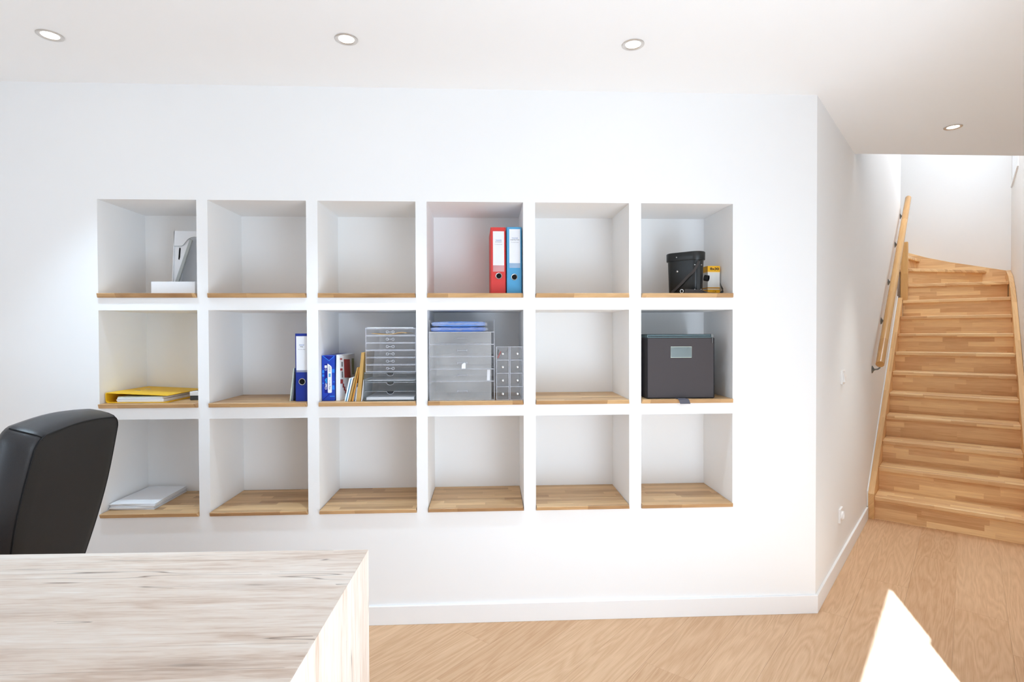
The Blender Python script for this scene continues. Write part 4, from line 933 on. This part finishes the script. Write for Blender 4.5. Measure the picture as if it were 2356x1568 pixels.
mb = MB(FT.location); mb.prism([(atY(*q, Yt - 0.002).x, atY(*q, Yt - 0.002).z) for q in ((1062, 847.6), (1071.2, 847.6), (1071.4, 835.6), (1069, 833), (1062.6, 838))], Yt - 0.0016, Yt + 0.0002, 'y'); mb.build('paper_label', PAPER, FT)
mb = MB(FT.location); mb.prism([(atY(*q, Yt).x, atY(*q, Yt).z) for q in ((1120.2, 875), (1127.2, 875), (1127.6, 850), (1121, 850))], Yt + 0.004, Yt + 0.0055, 'y'); mb.build('paper_label', PAPER, FT)
rw = random.Random(5)
def pack(label, px0, px1, py0, py1, mat, zb):
    Y = Yt + 0.012; a_, b_ = atY(px0, py1, Y), atY(px1, py0, Y); hgt = b_.z - a_.z
    R_ = thing('plastic_pack', label, 'pack', ((a_.x + b_.x) / 2, Y, zb), 0, 'blue packs in wrinkled film')
    hw = (b_.x - a_.x) / 2; d = 0.20; n = 16
    loops = []
    for i in range(n + 1):
        u = i / n; x = -hw + 2 * hw * u; k = math.sin(PI * min(max(u, 0.02), 0.98)) ** 0.14
        loops.append([(x, 0.003 + (1 - k) * 0.02, hgt * 0.5 - hgt * 0.47 * k), (x, d, hgt * 0.5 - hgt * 0.47 * k), (x, d, hgt * 0.5 + hgt * 0.44 * k), (x, 0.003 + (1 - k) * 0.02 + 0.003, hgt * 0.5 + hgt * 0.44 * k)])
    mb = MB(); mb.rings(loops); mb.build('contents', mat, R_)
    loops = []; m_ = 12
    for i in range(19):
        u = i / 18; x = -hw - 0.003 + (2 * hw + 0.014) * u; lp = []
        for q in range(m_):
            an = 2 * PI * q / m_; cy_ = math.copysign(abs(math.cos(an)) ** 0.5, math.cos(an)); cz_ = math.copysign(abs(math.sin(an)) ** 0.6, math.sin(an))
            kk = 1.0 if 0 < i < 18 else 0.55
            lp.append((x + rw.uniform(-0.002, 0.002), d / 2 - cy_ * (d / 2 + 0.001) + rw.uniform(-0.0016, 0.0016), max(0.0003, hgt * 0.5 + cz_ * hgt * 0.49 * kk + rw.uniform(-0.0016, 0.0016))))
        loops.append(lp)
    mb = MB(); mb.rings(loops); f_ = mb.build('film', FILM, R_); f_['label'] = 'crinkled clear film wrap'
    return R_, hgt
zb = zt[5] + 0.001
pk, h1 = pack('lower blue pack in crinkled film on the frosted tower', 991.5, 1117, 750.6, 763.0, PACKD, zb)
pack('upper pale blue pack in crinkled film on the frosted tower', 993.5, 1116, 737.6, 750.0, PACKB, zb + h1 + 0.0006)

# ---- two narrow towers of small drawers with metal knobs
def small_tower(label, px0, px1, knobx):
    x0, x1 = atY(px0, 860, Yt).x, min(atY(px1, 860, Yt).x, NR[3] - 0.002)
    zz = [z1] + [atY(1170, py, Yt).z for py in (889.0, 858.4, 827.8, 797.4)]
    T = thing('small_drawer_tower', label, 'drawer unit', ((x0 + x1) / 2, Yt, z1), 0, 'narrow towers of small clear drawers')
    tower(T, x0, x1, Yt, 0.14, zz, ACRYL, ACRYE, 0.0024)
    for k in range(4):
        D, xa, xb, z_a, z_b = drawer(T, x0, x1, Yt, 0.14, zz[k], zz[k + 1], ACRYL, ACRYE, rimmed=False)
        c = atY(knobx, 860, Yt).x; zc = z_a + (z_b - z_a) * 0.49
        mb = MB(T.location); mb.lathe([(0.0022, 0), (0.0022, 0.004), (0.0066, 0.006), (0.0070, 0.009), (0.0052, 0.0125), (0.0, 0.0138)], 18, M_front(c, Yt, zc), True, False); mb.build('knob', CHROME, D)
    return x0, x1, zz
x0, x1, zz = small_tower('narrow tower of four small clear drawers beside the frosted tower', 1141.6, 1172.0, 1156.2)
small_tower('narrow tower of four small clear drawers at the niche edge', 1173.2, 1205.0, 1189.8)
Yq = Yt + 0.012
for nm, lab, mt, a_, b_, r_ in (('red_pen', 'red pen standing slanted in the top small drawer', MAROON, (1145.0, 825.0), (1152.2, 807.5), 0.0036), ('metal_pen', 'thin metal pen crossing the red pen in the top small drawer', STEELD, (1147.5, 826.0), (1166.5, 806.5), 0.0012), ('dark_marker', 'short dark marker left of the red pen in the small drawer', BLACKP, (1144.8, 816.5), (1146.5, 803.6), 0.0032)):
    p, q = atY(*a_, Yq), atY(*b_, Yq); zmin = zz[3] + 0.0046 + r_
    p.z = max(p.z, zmin); 
    dy_ = {'metal_pen': 0.012, 'dark_marker': -0.0045}.get(nm, 0.0); p.y += dy_; q.y += dy_
    p.x = max(p.x, x0 + 0.008); q.x = max(q.x, x0 + 0.009)
    d = (q - p).normalized(); org = p.copy(); mb = MB(org); L_ = (q - p).length
    mb.tube([p, p + d * L_ * 0.06, p + d * L_ * 0.7, p + d * L_ * 0.94, q], [r_ * 0.5, r_, r_, r_ * 0.9, r_ * 0.5], 10); tag(mb.build(nm, mt), lab, 'pen')

# ---- charcoal fabric box (sixth niche, middle row)
Yx = max(0.012, base_y(1565, 920.4, z1)); P = lambda px, py, Y=Yx: atY(px, py, Y)
x0, x1 = max(P(1488.6, 850).x, NL[5] + 0.02), P(1643.4, 850).x; zt = z1 + 0.3085; zl = P(1560, 776.6).z
FB = thing('storage_box', 'charcoal fabric storage box with zip lid and clear label window', 'box', ((x0 + x1) / 2, Yx, z1)); o_ = FB.location.copy()
mb = MB(o_); mb.box(x0, x1, Yx, Yx + 0.315, z1, zl); mb.build('body', BOXF, FB, 0.004, 3)
mb = MB(o_)
for xx in (x0, x1): mb.tube([(xx + (0.002 if xx == x0 else -0.002), Yx + 0.001, z1 + 0.004), (xx + (0.002 if xx == x0 else -0.002), Yx + 0.001, zl - 0.002)], 0.0022, 6)
mb.tube([(x0 + 0.002, Yx + 0.001, z1 + 0.003), (x1 - 0.002, Yx + 0.001, z1 + 0.003)], 0.0022, 6); mb.build('piping', BOXE, FB)
zz0, zz1 = zl + 0.0004, zl + 0.0155
mb = MB(o_); mb.prism([(x0 + 0.001, Yx - 0.001), (x1 - 0.007, Yx - 0.001), (x1 - 0.002, Yx + 0.006), (x1 - 0.002, Yx + 0.31), (x0 + 0.001, Yx + 0.31)], zz0, zz1); mb.build('zip_tape', ZIPT, FB, 0.001, 1)
mb = MB(o_); mb.tube([(x0 + 0.004, Yx - 0.0014, (zz0 + zz1) / 2), (x1 - 0.012, Yx - 0.0014, (zz0 + zz1) / 2)], 0.0016, 6); mb.build('zip_teeth', BOXE, FB)
mb = MB(o_); mb.box(x0 + 0.000, x1 - 0.004, Yx - 0.002, Yx + 0.31, zz1 + 0.0002, zt); mb.build('lid', BOXE, FB, 0.002, 2)
a_, b_ = P(1543.2, 822.2), P(1591.0, 797.2)
mb = MB(o_); mb.box(a_.x, b_.x, Yx - 0.0006, Yx + 0.0002, a_.z, b_.z); wn_ = mb.build('label_window', LABELP, FB)
mb = MB(o_); mb.tube([(a_.x, Yx - 0.0006, a_.z), (b_.x, Yx - 0.0006, a_.z), (b_.x, Yx - 0.0006, b_.z), (a_.x, Yx - 0.0006, b_.z)], 0.0012, 6, closed=True); mb.build('window_frame', GREENC, wn_)
zp = P(1638, 771)
mb = MB(o_); mb.box(zp.x - 0.006, zp.x + 0.006, Yx - 0.0055, Yx - 0.001, zz0 + 0.002, zz1 + 0.002); mb.box(zp.x - 0.0016, zp.x + 0.0016, Yx - 0.006, Yx - 0.003, zl - 0.026, zz0 + 0.004); mb.build('zip_pull', STEELD, FB, 0.0006, 1)
ta, tb = P(1551.3, 920), P(1574.5, 920)
mb = MB(o_); pts = [(Yx + 0.02, z1 + 0.0012), (Yx - 0.012, z1 + 0.0012), (-0.020, z1 + 0.0014), (-0.028, z1 - 0.004), (-0.036, z1 - 0.020)]
vs = []; 
for k, (y, z) in enumerate(pts):
    sh_ = 0.003 * k
    for dz in (0, 0.0012): vs += [(ta.x + sh_, y, z + dz), (tb.x + sh_, y, z + dz)]
fs = []
for k in range(len(pts) - 1):
    a = 4 * k; fs += [(a, a + 1, a + 5, a + 4), (a + 2, a + 6, a + 7, a + 3), (a, a + 4, a + 6, a + 2), (a + 1, a + 3, a + 7, a + 5)]
fs += [(0, 2, 3, 1), (len(vs) - 4, len(vs) - 3, len(vs) - 1, len(vs) - 2)]
mb.add(vs, fs); mb.build('pull_tab', TABM, FB)

# ---- binocular case and yellow box (sixth niche, top row)
z0 = BASE[0]
ax = Vector((-0.72, 0.69, 0)).normalized(); sx_ = Vector((-ax.y, ax.x, 0))          # long axis of the case runs back to the left
near = atY(1599.5, 640, 0.085); near = Vector((near.x, 0.085, z0)); hl = 0.050                # centre of the rounded near end
cc = near + ax * hl
BC = thing('binocular_case', 'black leather binocular case with riveted strap in the top right niche', 'case', cc)
def stad(z, r, hl_, n=12):
    pts = []
    for k in range(n + 1): an = -PI / 2 + PI * k / n; pts.append(cc + ax * (-hl_) + (-ax * math.cos(an) * r + sx_ * -math.sin(an) * r) * 1.0 + Vector((0, 0, z)))
    for k in range(n + 1): an = -PI / 2 + PI * k / n; pts.append(cc + ax * hl_ + (ax * math.cos(an) * r + sx_ * math.sin(an) * r) + Vector((0, 0, z)))
    return pts
mb = MB(cc); mb.rings([stad(0.0, 0.034, hl * 0.92), stad(0.004, 0.0365, hl * 0.94), stad(0.18, 0.0400, hl)]); mb.build('body', CASEL, BC, 0, 2, 50)
mb = MB(cc); mb.rings([stad(0.168, 0.0445, hl + 0.001), stad(0.170, 0.0455, hl + 0.001), stad(0.2045, 0.0462, hl + 0.001), stad(0.2085, 0.044, hl), stad(0.2095, 0.036, hl * 0.95)]); mb.build('lid', CASEL, BC, 0, 2, 50)
def onbody(an, z, out=0.0):     # on the rounded near end; an = 0 points at the camera side of the axis
    r = 0.0365 + 0.0035 * z / 0.18 + out; return near - ax * (math.cos(an) * r) + sx_ * (math.sin(an) * r) + Vector((0, 0, z))
def stud(p, nrm, r=0.0036):
    M_ = Matrix.Translation(p) @ Vector(nrm).to_track_quat('Z', 'Y').to_matrix().to_4x4()
    mb = MB(cc); mb.lathe([(r, -0.001), (r, 0.0008), (r * 0.7, 0.0024), (0.0, 0.003)], 12, M_, True, False); mb.build('rivet', CHROME, BC)
for an, z in ((1.22, 0.142), (0.40, 0.142), (1.22, 0.022), (0.40, 0.022)):
    p = onbody(an, z, 0.001); stud(p, (p - (near + Vector((0, 0, z)))))
flat = lambda u, z, o=0.0: cc + ax * u + sx_ * (0.0365 + 0.0035 * z / 0.18 + o) + Vector((0, 0, z))      # the flat side seen by the camera
stud(flat(0.026, 0.116), sx_, 0.0050); p = cc + ax * 0.026 + sx_ * 0.0462 + Vector((0, 0, 0.185)); stud(p, sx_, 0.0034)
up_ = Vector((0, 0, 1))
def smooth(pts, m=6):
    out = []
    for i in range(len(pts) - 1):
        p0, p1, p2, p3 = pts[max(i - 1, 0)], pts[i], pts[i + 1], pts[min(i + 2, len(pts) - 1)]
        for q in range(m):
            t_ = q / m; out.append(0.5 * ((2 * p1) + (p2 - p0) * t_ + (2 * p0 - 5 * p1 + 4 * p2 - p3) * t_ ** 2 + (3 * p1 - p0 - 3 * p2 + p3) * t_ ** 3))
    return out + [pts[-1]]
strap_pts = [onbody(0.81, 0.004, 0.002), onbody(0.81, 0.05, 0.002), onbody(0.81, 0.10, 0.0025), onbody(0.81, 0.160, 0.003)]
mb = MB(cc); mb.strap(strap_pts, 0.016, 0.0026, ax * math.sin(0.81) + sx_ * math.cos(0.81)); mb.build('strap_loop', CASEL, BC, 0.0005, 1)
sp = [onbody(0.80, 0.158, 0.006), onbody(1.00, 0.138, 0.010), onbody(1.30, 0.112, 0.012), flat(-0.034, 0.086, 0.011), flat(-0.004, 0.058, 0.010), flat(0.028, 0.030, 0.010), flat(0.052, 0.012, 0.009)]
mb = MB(cc); mb.strap(smooth([Vector(q) for q in sp]), 0.0125, 0.0022, (ax * 0.6 + up_ * 0.75)); mb.build('strap', CASEB, BC, 0.0004, 1)
# shoulder pad and strap lying on the shelf board before the box
Yp = 0.022
p0, p1 = atY(1575.5, 676, Yp), atY(1618, 676, Yp)
mb = MB(cc); mb.prism([(p0.x, z0 + 0.001), (p0.x + 0.001, z0 + 0.019), (p0.x + 0.006, z0 + 0.022), (p1.x - 0.012, z0 + 0.019), (p1.x - 0.004, z0 + 0.013), (p1.x, z0 + 0.001)], Yp, Yp + 0.008, 'y'); mb.build('strap_pad', CASEB, BC, 0.001, 2)
mb = MB(cc); c_ = atY(1569, 669.5, Yp); mb.tube(circ(c_.x, Yp + 0.003, z0 + 0.012, 0.008, 14), 0.0016, 6, closed=True); mb.build('buckle', CHROME, BC)
sp = [Vector((p1.x - 0.006, Yp + 0.004, z0 + 0.010)), Vector((p1.x + 0.02, Yp + 0.003, z0 + 0.008)), Vector((atY(1640, 672, Yp).x, Yp + 0.002, z0 + 0.0075)), Vector((atY(1652, 674, Yp).x, Yp + 0.004, z0 + 0.007)), Vector((atY(1662, 674, Yp).x, Yp + 0.018, z0 + 0.010)), Vector((atY(1664.5, 668, 0.05).x, 0.055, z0 + 0.018)), Vector((atY(1660.5, 657, 0.075).x, 0.080, z0 + 0.038)), Vector((atY(1658.0, 649, 0.10).x + 0.001, 0.105, z0 + 0.054))]
sp[1].z = z0 + 0.0062; sp[2].z = z0 + 0.0036; sp[3].z = z0 + 0.0024; sp[4].z = z0 + 0.0050
ps_ = smooth(sp); kd = [0.0, 0.75, 1.0, 1.0, 0.7, 0.25, 0.0, 0.0]
wd_ = [up_.lerp(Vector((0.25, 1, 0)), kd[min(i // 6, 7)] * (1 - (i % 6) / 6) + kd[min(i // 6 + 1, 7)] * (i % 6) / 6) for i in range(len(ps_))]
mb = MB(cc); mb.strap(ps_, 0.011, 0.0022, wd_); mb.build('strap', CASEL, BC, 0.0004, 1)
# curled end of the strap at the right of the case
lc = atY(1625.5, 639.5, 0.062); la = Vector((0.62, -0.76, -0.20)).normalized(); lu = up_ - la * up_.dot(la); lu.normalize(); lv = la.cross(lu)
vs = []; fs = []; n = 22
for k in range(n):
    an = 2 * PI * k / n; rr = lambda q: lv * math.cos(an) * 0.0095 * q + lu * math.sin(an) * 0.0150 * q
    vs += [lc - la * 0.011 + rr(1.0), lc + la * 0.011 + rr(1.0), lc + la * 0.011 + rr(0.84), lc - la * 0.011 + rr(0.84)]
for k in range(n):
    a_, b_ = 4 * k, 4 * ((k + 1) % n); fs += [(a_ + q, a_ + (q + 1) % 4, b_ + (q + 1) % 4, b_ + q) for q in range(4)]
mb = MB(cc); mb.add(vs, fs, True); mb.build('strap_curl', CASEL, BC)
# yellow and white box
c0 = atY(1628.4, 640, 0.125); c1 = atY(1656.2, 640, 0.130)
fx = Vector((c1.x - c0.x, c1.y - c0.y, 0)); wY = fx.length; ang = math.atan2(fx.y, fx.x); hb = atY(1640, 611.6, 0.125).z - z0
YB_ = thing('binocular_box', 'small yellow and white carton printed 8x30 behind the binocular case', 'box', (c0.x, c0.y, z0), ang)
dB = 0.058
mb = MB(); mb.box(0, wY, 0, dB, 0, hb); mb.build('carton', BOXW, YB_, 0.0006, 1)
frac = lambda py: (py - 676.6) / (611.6 - 676.6)
for nm, mt, pa, pb in (('top_band', BOXY, 624.6, 611.6), ('cream_band', BOXC, 626.6, 624.6), ('thin_band', BOXD, 661.8, 659.2), ('bottom_band', BOXY, 676.6, 664.2)):
    mb = MB(); za_, zb_ = max(0.0005, hb * frac(pa)), hb * frac(pb); mb.box(-0.0005, wY + 0.0005, -0.0005, dB + 0.0005, za_, zb_ + (0.0004 if nm == 'top_band' else 0)); mb.build(nm, mt, YB_)
text('lettering', '8x30', 0.0170, INK, YB_, front(wY * 0.55, -0.0007, hb * frac(618.0)), wY * 0.74, 0.0006)
mb = MB(); fz = hb * frac(668.4); fxc = wY * 0.54; fy = -0.0008
el = [(fxc + 0.0062 * math.cos(a_) - 0.001, fy, fz + 0.0042 * math.sin(a_)) for a_ in [0.35 + (2 * PI - 0.7) * q / 20 for q in range(21)]]
mb.tube(el, 0.0004, 5); mb.tube([el[0], (fxc + 0.0095, fy, fz - 0.0034)], 0.0004, 5); mb.tube([el[-1], (fxc + 0.0095, fy, fz + 0.0034)], 0.0004, 5); mb.build('fish_emblem', INK, YB_)
mb = MB(); mb.box(wY * 0.38, wY * 0.95, 0.006, 0.010, hb, hb + 0.0016); mb.build('lid_tuck', KRAFTD, YB_)
